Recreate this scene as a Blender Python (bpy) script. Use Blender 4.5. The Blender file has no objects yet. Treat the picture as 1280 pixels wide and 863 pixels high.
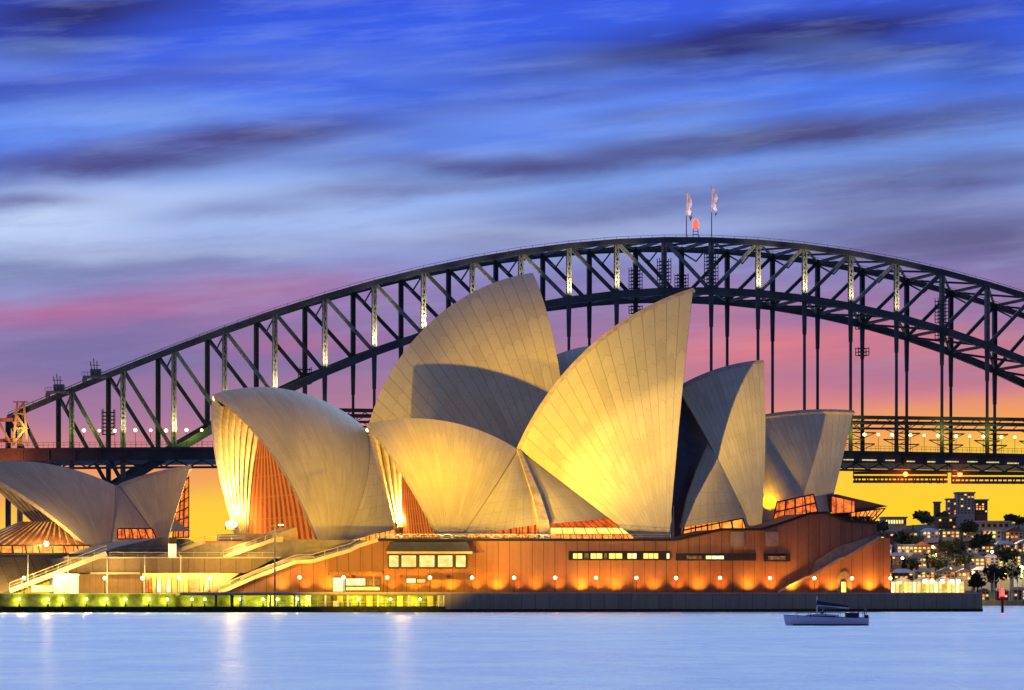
import bpy, math, random
from mathutils import Vector, Matrix
R = math.radians
random.seed(7)
FPX = 4400.0; HY = 749.0; CX = 640.0; CAMZ = 2.5      # photo geometry: focal in photo pixels, horizon row, eye height
S = bpy.context.scene
COL = S.collection

# ------------------------------------------------------------------ camera
cam = bpy.data.objects.new('camera', bpy.data.cameras.new('camera'))
COL.objects.link(cam); S.camera = cam
cam.location = (0, 0, CAMZ); cam.rotation_euler = (R(90), 0, 0)
cam.data.sensor_width = 36; cam.data.lens = 36 * FPX / 1280
cam.data.shift_y = (HY - 431.5) / 1280
cam.data.clip_start = 1; cam.data.clip_end = 30000
S.view_settings.view_transform = 'Standard'; S.view_settings.look = 'None'
S.view_settings.exposure = 0.0; S.view_settings.gamma = 1
S.render.resolution_x = 1024; S.render.resolution_y = 690
S.cycles.max_bounces = 5; S.cycles.diffuse_bounces = 2; S.cycles.glossy_bounces = 3
S.cycles.sample_clamp_indirect = 3; S.cycles.caustics_reflective = False; S.cycles.caustics_refractive = False
S.cycles.use_light_tree = True
S.cycles.use_denoising = True

# ------------------------------------------------------------------ node expression helper
def lin(c):
    return tuple(((x/255)/12.92 if x/255 <= .04045 else ((x/255+.055)/1.055)**2.4) for x in c) + (1,)
class E:
    """scalar node expression"""
    def __init__(s, nt, sock): s.nt = nt; s.s = sock
    def _m(s, op, *a, clamp=False):
        n = s.nt.nodes.new('ShaderNodeMath'); n.operation = op; n.use_clamp = clamp
        for i, v in enumerate((s,) + a):
            if isinstance(v, E): s.nt.links.new(v.s, n.inputs[i])
            else: n.inputs[i].default_value = v
        return E(s.nt, n.outputs[0])
    def __add__(s, o): return s._m('ADD', o)
    def __sub__(s, o): return s._m('SUBTRACT', o)
    def __mul__(s, o): return s._m('MULTIPLY', o)
    def __truediv__(s, o): return s._m('DIVIDE', o)
    __radd__ = __add__; __rmul__ = __mul__
    def __rsub__(s, o): return (s * -1.0) + o
    def sat(s): return s._m('ADD', 0.0, clamp=True)
    def f(s, op, *a): return s._m(op, *a)
    def smooth(s, a, b):
        n = s.nt.nodes.new('ShaderNodeMapRange'); n.interpolation_type = 'SMOOTHSTEP'
        s.nt.links.new(s.s, n.inputs[0]); n.inputs[1].default_value = a; n.inputs[2].default_value = b
        return E(s.nt, n.outputs[0])
def comb(nt, x, y, z):
    n = nt.nodes.new('ShaderNodeCombineXYZ')
    for i, v in enumerate((x, y, z)):
        if isinstance(v, E): nt.links.new(v.s, n.inputs[i])
        else: n.inputs[i].default_value = v
    return n.outputs[0]
def noise(nt, vec, scale=1, detail=3, rough=.5):
    n = nt.nodes.new('ShaderNodeTexNoise'); n.inputs['Scale'].default_value = scale
    n.inputs['Detail'].default_value = detail; n.inputs['Roughness'].default_value = rough
    if vec is not None: nt.links.new(vec, n.inputs['Vector'])
    return E(nt, n.outputs[0])
def ramp(nt, e, stops, interp='EASE'):
    n = nt.nodes.new('ShaderNodeValToRGB'); nt.links.new(e.s, n.inputs[0]); n.color_ramp.interpolation = interp
    el = n.color_ramp.elements
    while len(el) < len(stops): el.new(.5)
    for k, (p, c) in enumerate(stops): el[k].position = p; el[k].color = c
    return n.outputs[0]
def mix(nt, f, a, b, mode='MIX'):
    n = nt.nodes.new('ShaderNodeMix'); n.data_type = 'RGBA'; n.blend_type = mode
    for idx, v in ((0, f), (6, a), (7, b)):
        if isinstance(v, E): nt.links.new(v.s, n.inputs[idx])
        elif isinstance(v, bpy.types.NodeSocket): nt.links.new(v, n.inputs[idx])
        else: n.inputs[idx].default_value = v
    return n.outputs[2]

# ------------------------------------------------------------------ dusk sky (world, in azimuth / elevation)
W = bpy.data.worlds.new('World'); S.world = W; W.use_nodes = True
nt = W.node_tree; nt.nodes.clear()
tc = nt.nodes.new('ShaderNodeTexCoord'); sp = nt.nodes.new('ShaderNodeSeparateXYZ')
nt.links.new(tc.outputs['Generated'], sp.inputs[0])
dx, dy, dz = (E(nt, sp.outputs[i]) for i in range(3))
hor = (dx*dx + dy*dy).f('SQRT').f('MAXIMUM', .0001)
X = dx.f('ARCTAN2', dy) * FPX                 # azimuth scaled, 0 = straight ahead
Yh = dz / hor * FPX                            # height above horizon, same scale
wv = comb(nt, X*.0016, Yh*.006, 0)
warp = noise(nt, wv, 1.0, 4, .55) - .5
Yw = Yh + warp*80 - X*.06
H = (Yw / HY)
def L(*c): return lin(c)
base = ramp(nt, H * .25, [(p*.25, c) for p, c in [
    (0.0, L(255,190,30)), (.10, L(255,210,44)), (.17, L(255,208,62)), (.245, L(246,162,92)), (.30, L(222,138,132)),
    (.36, L(186,126,150)), (.44, L(152,122,168)), (.52, L(140,128,184)), (.60, L(138,150,212)), (.68, L(124,166,240)),
    (.80, L(80,126,242)), (.92, L(60,100,236)), (1.06, L(56,86,222)), (1.5, L(66,100,225)), (2.6, L(96,140,235)), (4.0, L(70,110,215))]])
c = base
fine = noise(nt, comb(nt, X*.004, (Yh - X*.1)*.035, 3.1), 1, 5, .6)
big = noise(nt, comb(nt, X*.0014, (Yh - X*.08)*.011, 9.7), 1, 3, .5)
puff = noise(nt, comb(nt, X*.012, (Yh - X*.1)*.03, 5.5), 1, 5, .6)
wy = (noise(nt, comb(nt, X*.003, Yh*.006, 1.3), 1, 3, .5) - .5) * 46 + (puff - .5)*14
def streak(col, cx, cy, L_, T_, slope, k):
    """soft cloud bank centred on photo pixel cx,cy"""
    global c
    ddx = (X - (cx - CX))
    ddy = (Yh + wy - (HY - cy)) - ddx * slope
    g = (((ddx/L_)*(ddx/L_) + (ddy/(T_*1.5))*(ddy/(T_*1.5))) * -1.0).f('EXPONENT')
    m = (g * (fine*.75 + puff*.35 + .45) * k).sat()
    c = mix(nt, m, c, col)
GREY = L(82,82,142); DK = L(48,52,122); PALE = L(206,220,250); PINK = L(222,110,146); MAUVE = L(124,112,158); SALM = L(226,126,138)
streak(PALE, 60, 290, 170, 34, .10, .95)
streak(PALE, 300, 262, 230, 26, .06, .6)
streak(L(140,180,255), 150, 150, 200, 20, .08, .7)
streak(L(170,200,255), 560, 262, 240, 26, .07, .6)
streak(L(120,160,250), 1020, 205, 330, 13, .1, .7)
streak(PALE, 700, 290, 260, 14, .02, .55)
streak(L(150,165,215), 1120, 262, 240, 10, .03, .4)
streak(GREY, 150, 212, 260, 15, .08, 1.0)
streak(GREY, 330, 172, 190, 15, .10, 1.0)
streak(GREY, 640, 200, 270, 10, .04, .9)
streak(L(96,98,150), 300, 268, 120, 9, .08, .6)
streak(GREY, 30, 262, 90, 7, .03, .7)
streak(DK, 100, 22, 160, 20, .12, 1.0)
streak(DK, 60, 66, 110, 20, .1, .7)
streak(DK, 10, 130, 110, 14, .1, .4)
streak(DK, 940, 50, 300, 19, .11, 1.15)
streak(DK, 1080, 72, 170, 13, .05, .9)
streak(DK, 1230, 90, 90, 14, .05, .5)
streak(L(78,80,136), 980, 172, 380, 16, .10, 1.0)
streak(L(78,80,140), 840, 140, 130, 8, .08, .6)
streak(L(92,92,144), 1180, 222, 250, 18, .08, .95)
streak(L(100,104,160), 800, 258, 230, 16, .07, .7)
streak(L(96,94,138), 1180, 300, 240, 24, .02, .85)
streak(L(112,118,166), 100, 335, 330, 17, .04, .8)
streak(L(196,108,152), 90, 397, 260, 13, .035, .7)
streak(L(178,116,160), 340, 362, 170, 16, .07, .6)
streak(L(190,205,240), 200, 318, 260, 9, .03, .5)
streak(L(104,104,160), 480, 238, 170, 8, .09, .6)
streak(L(104,104,158), 620, 300, 160, 9, .05, .5)
streak(L(92,96,160), 700, 118, 240, 9, .08, .45)
streak(L(92,92,150), 240, 96, 220, 12, .12, .35)
streak(L(122,114,166), 140, 452, 420, 30, .02, .9)
streak(L(150,116,164), 200, 520, 330, 26, .01, .6)
streak(L(190,110,150), 380, 430, 120, 12, .05, .5)
streak(SALM, 1000, 432, 250, 22, .03, .8)
streak(L(150,110,156), 1130, 480, 220, 13, .03, .7)
streak(SALM, 900, 392, 60, 20, .02, .4)
streak(L(150,118,166), 1120, 395, 260, 14, .02, .6)
streak(L(214,124,140), 1000, 492, 380, 16, .0, .4)
f3 = noise(nt, comb(nt, X*.006, (Yh - X*.09)*.05, 7.7), 1, 6, .6)
c = mix(nt, ((f3 - .5)*.7).sat() * Yh.smooth(180, 420), c, L(176,196,246))
c = mix(nt, ((.5 - f3)*.9).sat() * Yh.smooth(180, 420), c, L(70,78,150))
c = mix(nt, ((big - .56)*2.0).sat() * Yh.smooth(300, 480), c, GREY)
c = mix(nt, ((.46 - big)*2.2).sat() * Yh.smooth(330, 560), c, L(150,185,252))
# brightness: afterglow in front (west), dim night blue behind the viewer
front = (dy / (dx*dx+dy*dy+dz*dz).f('SQRT'))
ff = front.smooth(-.15, .8)
nightc = mix(nt, dz.smooth(0, .9), L(100,104,140), L(70,80,128))
c = mix(nt, ff, nightc, c)
glow = (Yh.smooth(760, 1500) * (1.0 - dz.smooth(.42, .8)) * (X*(1/FPX)).f('ABSOLUTE').smooth(.95, .45) * ff)      # bright patch added to the unseen sky above the frame to brighten the water
c = mix(nt, glow * .95, c, (1.35, 1.95, 2.6, 1))
c = mix(nt, dz.smooth(-.001, -.03), c, L(40,48,80))
bg = nt.nodes.new('ShaderNodeBackground'); nt.links.new(c, bg.inputs[0]); bg.inputs[1].default_value = 1.0
out = nt.nodes.new('ShaderNodeOutputWorld'); nt.links.new(bg.outputs[0], out.inputs[0])

# ------------------------------------------------------------------ lights helpers
def point(name, loc, col, power, rad=.3):
    l = bpy.data.lights.new(name, 'POINT'); l.color = col; l.energy = power; l.shadow_soft_size = rad
    o = bpy.data.objects.new(name, l); o.location = loc; COL.objects.link(o); return o
def spot(name, loc, tgt, col, power, deg, blend=.5, rad=.6):
    l = bpy.data.lights.new(name, 'SPOT'); l.color = col; l.energy = power; l.shadow_soft_size = rad
    l.spot_size = R(deg); l.spot_blend = blend
    o = bpy.data.objects.new(name, l); o.location = loc; COL.objects.link(o)
    o.rotation_euler = (Vector(tgt) - Vector(loc)).to_track_quat('-Z', 'Y').to_euler(); return o

# ------------------------------------------------------------------ coordinates
def P(px, py, Y): return Vector(((px - CX)/FPX*Y, Y, CAMZ + (HY - py)/FPX*Y))
class Frame:
    """u along an axis, v away from the viewer, z up"""
    def __init__(s, px0, Y0, deg):
        s.X0 = (px0-CX)/FPX*Y0; s.Y0 = Y0; s.c = math.cos(R(deg)); s.s = math.sin(R(deg)); s.a = R(deg)
    def w(s, u, v, z): return Vector((s.X0 + u*s.c - v*s.s, s.Y0 + u*s.s + v*s.c, z))
    def uz(s, px, py, v):
        k = (px - CX)/FPX
        u = (k*(s.Y0 + v*s.c) - s.X0 + v*s.s)/(s.c - k*s.s)
        Y = s.Y0 + u*s.s + v*s.c
        return u, CAMZ + (HY - py)/FPX*Y
    def loc(s, px, py, v):
        u, z = s.uz(px, py, v); return Vector((u, v, z))
    def p(s, px, py, v):
        u, z = s.uz(px, py, v); return s.w(u, v, z)
    def lw(s, q): return s.w(q[0], q[1], q[2])
JT = Frame(700, 720, 16)      # nearer theatre
CH = Frame(560, 775, 24.5)    # larger hall behind
RS = Frame(140, 765, 20)      # small shells on the far left
BR = Frame(889, 1270, 14.52)  # bridge

# spots that flood the shells, standing low on the water front
FL = (-46, 585, 4.5)
spot('shell_floodlight', FL, JT.p(560, 590, 0), (1, .57, .01), 700000, 31, .5, .6)
spot('shell_floodlight', (FL[0]-16, FL[1], 10), CH.p(360, 580, -8), (1, .56, .07), 780000, 22, .9, 2.5)
spot('shell_floodlight', (-66, 600, 4.5), JT.p(735, 470, -8), (1, .57, .0), 1350000, 28, .7, 1.0)
spot('shell_floodlight', (FL[0]-2, FL[1], FL[2]), JT.p(560, 575, -8), (1, .56, .0), 330000, 13, .9, 1.0)
spot('shell_floodlight', (FL[0]+1, FL[1], FL[2]), CH.p(655, 460, -8), (1, .50, .02), 900000, 13, 1.0, .6)
spot('shell_floodlight', (-66, 600, 5), JT.p(960, 590, 0), (1, .60, .16), 900000, 17, .35, 1.2)

# ------------------------------------------------------------------ mesh helpers
def setp(o, label=None, cat=None, group=None, kind=None):
    if label: o['label'] = label
    if cat: o['category'] = cat
    if group: o['group'] = group
    if kind: o['kind'] = kind
    return o
def empty(name, loc, label=None, cat=None, group=None):
    o = bpy.data.objects.new(name, None); o.location = loc; o.empty_display_size = 1
    COL.objects.link(o); return setp(o, label, cat, group)
class MB:
    def __init__(s): s.v = []; s.f = []; s.uv = []; s.mi = []; s.sm = []
    def poly(s, pts, uv=None, mi=0, smooth=False):
        b = len(s.v); s.v += [tuple(p) for p in pts]; s.f.append(tuple(range(b, b+len(pts))))
        s.uv += uv if uv else [(0, 0)]*len(pts); s.mi.append(mi); s.sm.append(smooth); return s
    def grid(s, G, UV=None, mi=0, smooth=True, flip=False):
        b = len(s.v); n = len(G); m = len(G[0])
        for row in G: s.v += [tuple(p) for p in row]
        for i in range(n-1):
            for j in range(m-1):
                q = [(i, j), (i+1, j), (i+1, j+1), (i, j+1)]
                if flip: q.reverse()
                s.f.append(tuple(b + a*m + c_ for a, c_ in q))
                s.uv += [UV[a][c_] for a, c_ in q] if UV else [(0, 0)]*4
                s.mi.append(mi); s.sm.append(smooth)
        return s
    def hexa(s, a, mi=0):
        """8 corners: bottom 0-3, top 4-7"""
        for q in ((3,2,1,0), (4,5,6,7), (0,1,5,4), (1,2,6,5), (2,3,7,6), (3,0,4,7)): s.poly([a[i] for i in q], mi=mi)
        return s
    def box(s, c_, size, rz=0, mi=0):
        hx, hy, hz = size[0]/2, size[1]/2, size[2]/2; c_ = Vector(c_); M = Matrix.Rotation(rz, 3, 'Z')
        return s.hexa([c_ + M @ Vector(q) for q in ((-hx,-hy,-hz),(hx,-hy,-hz),(hx,hy,-hz),(-hx,hy,-hz),(-hx,-hy,hz),(hx,-hy,hz),(hx,hy,hz),(-hx,hy,hz))], mi)
    def bar(s, p, q, w=.3, h=None, w2=None, side=None, mi=0):
        """rectangular member p->q; w across view plane, h in depth"""
        p = Vector(p); q = Vector(q); h = h or w; w2 = w if w2 is None else w2
        d = (q-p).normalized()
        nrm = Vector(side) if side is not None else Vector((0, 1, 0))
        if abs(d.dot(nrm)) > .95: nrm = Vector((0, 0, 1))
        a = d.cross(nrm).normalized(); b = a.cross(d).normalized()
        def ring(o, ww): return [o - a*ww/2 - b*h/2, o + a*ww/2 - b*h/2, o + a*ww/2 + b*h/2, o - a*ww/2 + b*h/2]
        A, B = ring(p, w), ring(q, w2)
        return s.hexa(A + B, mi)
    def prism(s, front, back, mi=0):
        n = len(front); s.poly(front, mi=mi); s.poly(list(reversed(back)), mi=mi)
        for i in range(n):
            j = (i+1) % n; s.poly([front[j], front[i], back[i], back[j]], mi=mi)
        return s
    def ball(s, c_, r, n=8, mi=0, sz=1):
        c_ = Vector(c_); G = []
        for i in range(n+1):
            th = math.pi*i/n
            G.append([c_ + Vector((r*math.sin(th)*math.cos(2*math.pi*j/n), r*math.sin(th)*math.sin(2*math.pi*j/n), r*sz*math.cos(th))) for j in range(n+1)])
        return s.grid(G, mi=mi)
    def tube(s, p, q, r, r2=None, n=8, mi=0):
        p = Vector(p); q = Vector(q); r2 = r if r2 is None else r2; d = (q-p).normalized()
        a = d.orthogonal().normalized(); b = d.cross(a)
        f = lambda o, rr: [o + (a*math.cos(2*math.pi*j/n) + b*math.sin(2*math.pi*j/n))*rr for j in range(n+1)]
        s.grid([f(p, r), f(q, r2)], mi=mi); s.poly(f(q, r2)[:-1], mi=mi); s.poly(f(p, r)[:-1], mi=mi)
        return s
    def build(s, name, mats, parent=None, **kw):
        me = bpy.data.meshes.new(name)
        me.from_pydata(s.v, [], s.f)
        if not isinstance(mats, (list, tuple)): mats = [mats]
        for m in mats: me.materials.append(m)
        me.polygons.foreach_set('material_index', s.mi); me.polygons.foreach_set('use_smooth', s.sm)
        u = me.uv_layers.new(name='uv'); u.data.foreach_set('uv', [x for t in s.uv for x in t])
        o = bpy.data.objects.new(name, me)
        if parent is not None:
            o.parent = parent
            pw = Vector(parent.location)
            if parent.parent is not None: pw = pw + Vector(parent.parent.location)
            if parent.type == 'EMPTY' or pw.length > 0: me.transform(Matrix.Translation(-pw))
        me.update(); COL.objects.link(o); return setp(o, **kw)
# parented empties are never rotated here, so a plain translation keeps world positions

# ------------------------------------------------------------------ materials
def mat(name, col, rough=.7, metal=0, var=.12, vs=.6, bump=.0, emit=None, es=0, spec=.3):
    m = bpy.data.materials.new(name); m.use_nodes = True; n = m.node_tree; b = n.nodes['Principled BSDF']
    b.inputs['Roughness'].default_value = rough; b.inputs['Metallic'].default_value = metal
    b.inputs['Specular IOR Level'].default_value = spec
    g = n.nodes.new('ShaderNodeNewGeometry')
    f = noise(n, g.outputs['Position'], vs, 4, .6)
    c1 = tuple(x*(1-var) for x in col) + (1,); c2 = tuple(min(1, x*(1+var)) for x in col) + (1,)
    cc = mix(n, f.smooth(.3, .7), c1, c2); n.links.new(cc, b.inputs['Base Color'])
    if bump:
        bp = n.nodes.new('ShaderNodeBump'); bp.inputs['Strength'].default_value = bump; n.links.new(f.s, bp.inputs['Height']); n.links.new(bp.outputs[0], b.inputs['Normal'])
    if emit:
        b.inputs['Emission Color'].default_value = tuple(emit) + (1,); b.inputs['Emission Strength'].default_value = es
    return m
def uvxy(n):
    t = n.nodes.new('ShaderNodeUVMap'); t.uv_map = 'uv'; s_ = n.nodes.new('ShaderNodeSeparateXYZ'); n.links.new(t.outputs[0], s_.inputs[0])
    return E(n, s_.outputs[0]), E(n, s_.outputs[1])
def tile_mat(name, col, k=.11, chev=True, lw=.035, amt=.55):
    """ceramic tile lids: joints along each rib, chevron joints across it"""
    m = bpy.data.materials.new(name); m.use_nodes = True; n = m.node_tree; b = n.nodes['Principled BSDF']
    u, v = uvxy(n)
    fu = u.f('FRACT'); d = (fu - .5).f('ABSOLUTE')
    l1 = d.smooth(.5 - lw*1.6, .5 - lw*.3)
    w_ = (v*k + d*(.55 if chev else 0.0)).f('FRACT')
    l2 = (w_ - .5).f('ABSOLUTE').smooth(.465, .495) * .55
    ln = (l1.f('MAXIMUM', l2)) * amt
    g = n.nodes.new('ShaderNodeNewGeometry')
    f = noise(n, g.outputs['Position'], .12, 4, .6); f2 = noise(n, g.outputs['Position'], 1.5, 3, .6)
    cell = noise(n, comb(n, u.f('FLOOR')*3.7, (v*k + d*.9).f('FLOOR')*5.3, 0), 1, 0)
    t = (f*.5 + f2*.25 + cell*.6) .smooth(.35, 1.0)
    base = mix(n, t, tuple(x*.82 for x in col)+(1,), tuple(min(1, x*1.08) for x in col)+(1,))
    cc = mix(n, ln, base, (.10, .085, .06, 1)); n.links.new(cc, b.inputs['Base Color'])
    b.inputs['Roughness'].default_value = .42; b.inputs['Specular IOR Level'].default_value = .3
    bp = n.nodes.new('ShaderNodeBump'); bp.inputs['Strength'].default_value = .35; bp.inputs['Distance'].default_value = .15
    n.links.new((ln*-1.0 + f2*.15).s, bp.inputs['Height']); n.links.new(bp.outputs[0], b.inputs['Normal'])
    return m
def pos(n):
    g = n.nodes.new('ShaderNodeNewGeometry'); s_ = n.nodes.new('ShaderNodeSeparateXYZ'); n.links.new(g.outputs['Position'], s_.inputs[0])
    return g.outputs['Position'], [E(n, s_.outputs[i]) for i in range(3)]
def wall_mat(name, col, step=2.6, jw=.03, amt=.6, ang=16, streaks=.5, rough=.75):
    """precast panels: vertical joints at a pitch along the wall, dirt runs"""
    m = bpy.data.materials.new(name); m.use_nodes = True; n = m.node_tree; b = n.nodes['Principled BSDF']
    p_, (x, y, z) = pos(n)
    u = x*math.cos(R(ang)) + y*math.sin(R(ang))
    j = ((u/step).f('FRACT') - .5).f('ABSOLUTE').smooth(.5-jw*1.5, .5-jw*.5)
    run = noise(n, comb(n, u*.9, z*.05, 2), 1, 4, .65)
    pan = noise(n, comb(n, (u/step).f('FLOOR')*7.3, 0, 0), 1, 0)
    f = noise(n, p_, 1.2, 4, .6)
    t = (run*streaks + pan*.5 + f*.3).smooth(.3, 1.0)
    base = mix(n, t, tuple(q*.6 for q in col)+(1,), tuple(min(1, q*1.2) for q in col)+(1,))
    cc = mix(n, j*amt, base, (.02, .015, .01, 1)); n.links.new(cc, b.inputs['Base Color'])
    b.inputs['Roughness'].default_value = rough; b.inputs['Specular IOR Level'].default_value = .25
    return m
def glow_mat(name, cA, cB, st, sx=.6, sz=.5, stripe=0, ang=16, thr=(.3, .7)):
    """lit glazing: interior light broken up by furniture, mullions and people"""
    m = bpy.data.materials.new(name); m.use_nodes = True; n = m.node_tree; b = n.nodes['Principled BSDF']
    p_, (x, y, z) = pos(n)
    u = x*math.cos(R(ang)) + y*math.sin(R(ang))
    f = noise(n, comb(n, u*sx, y*.1, z*sz), 1, 5, .7)
    cc = mix(n, f.smooth(*thr), tuple(cA)+(1,), tuple(cB)+(1,))
    if stripe:
        q = ((u/stripe).f('FRACT') - .5).f('ABSOLUTE').smooth(.40, .46)
        cc = mix(n, q*.75, cc, (.03, .008, .003, 1))
    b.inputs['Base Color'].default_value = (.03, .025, .02, 1); b.inputs['Roughness'].default_value = .2
    n.links.new(cc, b.inputs['Emission Color']); b.inputs['Emission Strength'].default_value = st
    return m
def fan_mat(name, cA, cB, cD, nst, st, jw=.12):
    """bronze glass wall with raking mullions, lit from inside"""
    m = bpy.data.materials.new(name); m.use_nodes = True; n = m.node_tree; b = n.nodes['Principled BSDF']
    u, v = uvxy(n)
    j = ((u*nst + v*1.5).f('FRACT') - .5).f('ABSOLUTE').smooth(.5-jw*1.5, .5-jw)
    h = ((v*9).f('FRACT') - .5).f('ABSOLUTE').smooth(.46, .49)
    p_, _ = pos(n); f = noise(n, p_, .35, 5, .7)
    cc = mix(n, f.smooth(.15, .85), tuple(cA)+(1,), tuple(cB)+(1,))
    cc = mix(n, j.f('MAXIMUM', h*.5), cc, tuple(cD)+(1,))
    b.inputs['Base Color'].default_value = (.06, .02, .01, 1); b.inputs['Roughness'].default_value = .9; b.inputs['Specular IOR Level'].default_value = 0
    n.links.new(cc, b.inputs['Emission Color']); b.inputs['Emission Strength'].default_value = st
    return m
M = {}
M['tile'] = tile_mat('cream_tile', (.63, .58, .40), k=.24, amt=.42)
M['tile_fine'] = tile_mat('cream_tile_fine', (.62, .54, .34), k=.2, amt=.28)
M['tile_side'] = tile_mat('cream_side_tile', (.56, .50, .34), k=.3, chev=False, lw=.02, amt=.45)
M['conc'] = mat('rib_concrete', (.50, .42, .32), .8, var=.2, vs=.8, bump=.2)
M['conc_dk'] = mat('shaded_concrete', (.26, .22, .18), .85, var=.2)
M['granite'] = wall_mat('pink_granite_panels', (.235, .115, .065), 2.3, streaks=.8)
M['granite_lt'] = wall_mat('pale_terrace_panels', (.30, .21, .12), 3.1, amt=.4)
M['seawall'] = wall_mat('sea_wall_stone', (.30, .25, .16), 2.75, jw=.015, amt=.8, streaks=.8)
M['weed'] = mat('weedy_stone', (.035, .04, .02), .9, var=.4, vs=1.5, bump=.6)
M['green_wall'] = mat('green_lit_quay_stone', (.17, .16, .075), .9, var=.6, vs=.5, bump=.4)  # yellow-green lamp light on the quay put into the stone colour
M['paving'] = mat('promenade_paving', (.34, .27, .2), .8, var=.15, vs=1)
M['rail'] = mat('bronze_rail', (.30, .26, .16), .4, metal=.4)
M['stone_rail'] = mat('pale_parapet', (.55, .47, .30), .7)
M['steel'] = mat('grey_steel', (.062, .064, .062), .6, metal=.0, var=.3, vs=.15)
M['steel_lit'] = mat('lit_steel', (.17, .165, .14), .55, var=.35, vs=.9)  # paler copy of the bridge steel, lamp light put into its colour
M['deck'] = mat('bridge_deck_steel', (.05, .045, .035), .7, var=.4, vs=.1)
M['rust'] = mat('red_oxide_steel', (.32, .11, .05), .7, var=.3)
M['black'] = mat('dark_metal', (.02, .02, .02), .5)
M['white'] = mat('white_paint', (.75, .73, .68), .5)
M['lampw'] = mat('warm_lamp_glass', (.8, .7, .5), .3, emit=(1, .70, .30), es=9)
M['lampg'] = mat('green_white_lamp_glass', (.8, .8, .5), .3, emit=(.85, 1, .25), es=12)
M['lampy'] = mat('amber_lamp_glass', (.8, .7, .4), .3, emit=(1, .78, .28), es=6)
M['red'] = mat('red_lamp_glass', (.6, .05, .05), .3, emit=(1, .04, .03), es=5)
M['hot'] = mat('floodlight_glass', (1, .9, .6), .3, emit=(1, .80, .36), es=22)
M['g_or'] = glow_mat('orange_lit_glass', (.85, .10, .01), (1, .42, .05), 1.6, .5, .8, stripe=2.2)
M['g_red'] = glow_mat('red_lit_glass', (.30, .025, .004), (1, .22, .03), 1.5, .9, .9, stripe=1.7)
M['g_yel'] = glow_mat('yellow_lit_glass', (1, .55, .05), (1, .85, .22), 1.5, .8, .8)
M['g_win'] = glow_mat('gold_lit_window', (.85, .40, .06), (1, .82, .30), 1.35, .4, .8)
M['g_white'] = glow_mat('white_lit_window', (.95, .62, .2), (1, .95, .6), 1.6, .5, .8)
M['g_dim'] = glow_mat('dim_window', (.05, .02, .01), (.5, .2, .05), .8, 1.2, 1.2)
M['g_shop'] = glow_mat('lit_undercroft', (.55, .28, .03), (1, .75, .16), 1.0, .35, .5)
M['fan'] = fan_mat('bronze_glass_wall', (.07, .01, .002), (.75, .09, .01), (.70, .20, .03), 13, .85, .2)
M['fan2'] = fan_mat('restaurant_glass_wall', (.10, .02, .006), (.9, .30, .06), (.22, .07, .03), 12, .7, .2)
M['dglass'] = mat('dark_glass', (.05, .055, .08), .25)
M['house_a'] = mat('grey_render', (.42, .40, .42), .85); M['house_b'] = mat('cream_render', (.55, .47, .36), .85)
M['house_c'] = mat('brown_brick', (.22, .13, .09), .9); M['house_d'] = mat('white_render', (.72, .70, .72), .85)
M['roof_a'] = mat('slate_roof', (.18, .19, .23), .8); M['roof_b'] = mat('red_tile_roof', (.24, .09, .06), .85); M['roof_c'] = mat('pale_metal_roof', (.5, .5, .56), .6)
M['leaf'] = mat('dark_leaves', (.05, .065, .035), .9, var=.5, vs=2); M['bark'] = mat('bark', (.08, .06, .04), .9)
M['hill'] = mat('hillside_scrub', (.045, .05, .035), .95, var=.5, vs=.08)
M['hull'] = mat('grey_blue_hull', (.86, .82, .90), .35, var=.05); M['navy'] = mat('navy_canvas', (.03, .04, .09), .8)
M['hull_dk'] = mat('dark_antifoul', (.02, .025, .05), .5)
M['flag'] = mat('flag_cloth', (.75, .60, .62), .8)
M['flagred'] = mat('flag_cloth_blue', (.2, .22, .5), .8)

# ------------------------------------------------------------------ water
def water():
    m = bpy.data.materials.new('harbour_water'); m.use_nodes = True; n = m.node_tree; b = n.nodes['Principled BSDF']
    p_, (x, y, z) = pos(n)
    f1 = noise(n, comb(n, x*.06, y*.035, 0), 1, 5, .65); f2 = noise(n, comb(n, x*.4, y*.16, 4), 1, 5, .65)
    cc = mix(n, (f1*.6 + f2*.4).smooth(.38, .62), (.28, .52, .95, 1), (.72, .93, 1, 1)); n.links.new(cc, b.inputs['Base Color'])
    b.inputs['IOR'].default_value = 1.45; b.inputs['Specular IOR Level'].default_value = 1.0
    r = f1*.15 + f2*.16 + .16; n.links.new(r.s, b.inputs['Roughness'])
    bp = n.nodes.new('ShaderNodeBump'); bp.inputs['Strength'].default_value = .9; bp.inputs['Distance'].default_value = 1.6
    n.links.new((f1*.8 + f2*.6).s, bp.inputs['Height']); n.links.new(bp.outputs[0], b.inputs['Normal'])
    g = MB(); ys = [-400, 20, 60, 150, 400, 900, 2000, 5000, 12000]
    xs = [-9000, -2500, -700, -200, 0, 200, 700, 2500, 9000]
    g.grid([[(a, yy, 0) for yy in ys] for a in xs], smooth=False)
    g.build('water', m, kind='structure')
water()
# far terrain sheet under the hills so the horizon is closed land beyond the bridge on the right
def hill():
    Ys = [1380, 1420, 1500, 1600, 1700, 1800, 1950, 2200]
    Zs = [-1.5, 2.0, 12, 24, 34, 41, 43, 30]
    pxs = [1000, 1050, 1095, 1120, 1150, 1200, 1260, 1330, 1450, 1650]
    sc = [0, .35, .8, .92, .97, 1.0, .98, 1.02, .9, .5]
    G = []
    for a, k in zip(pxs, sc):
        G.append([Vector(((a-CX)/FPX*1700, Y_, (Z_*k if Z_ > 2 else Z_) + random.uniform(-.6, .6)*(Z_ > 5))) for Y_, Z_ in zip(Ys, Zs)])
    MB().grid(G).build('hill', M['hill'], kind='structure')
hill()

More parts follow.
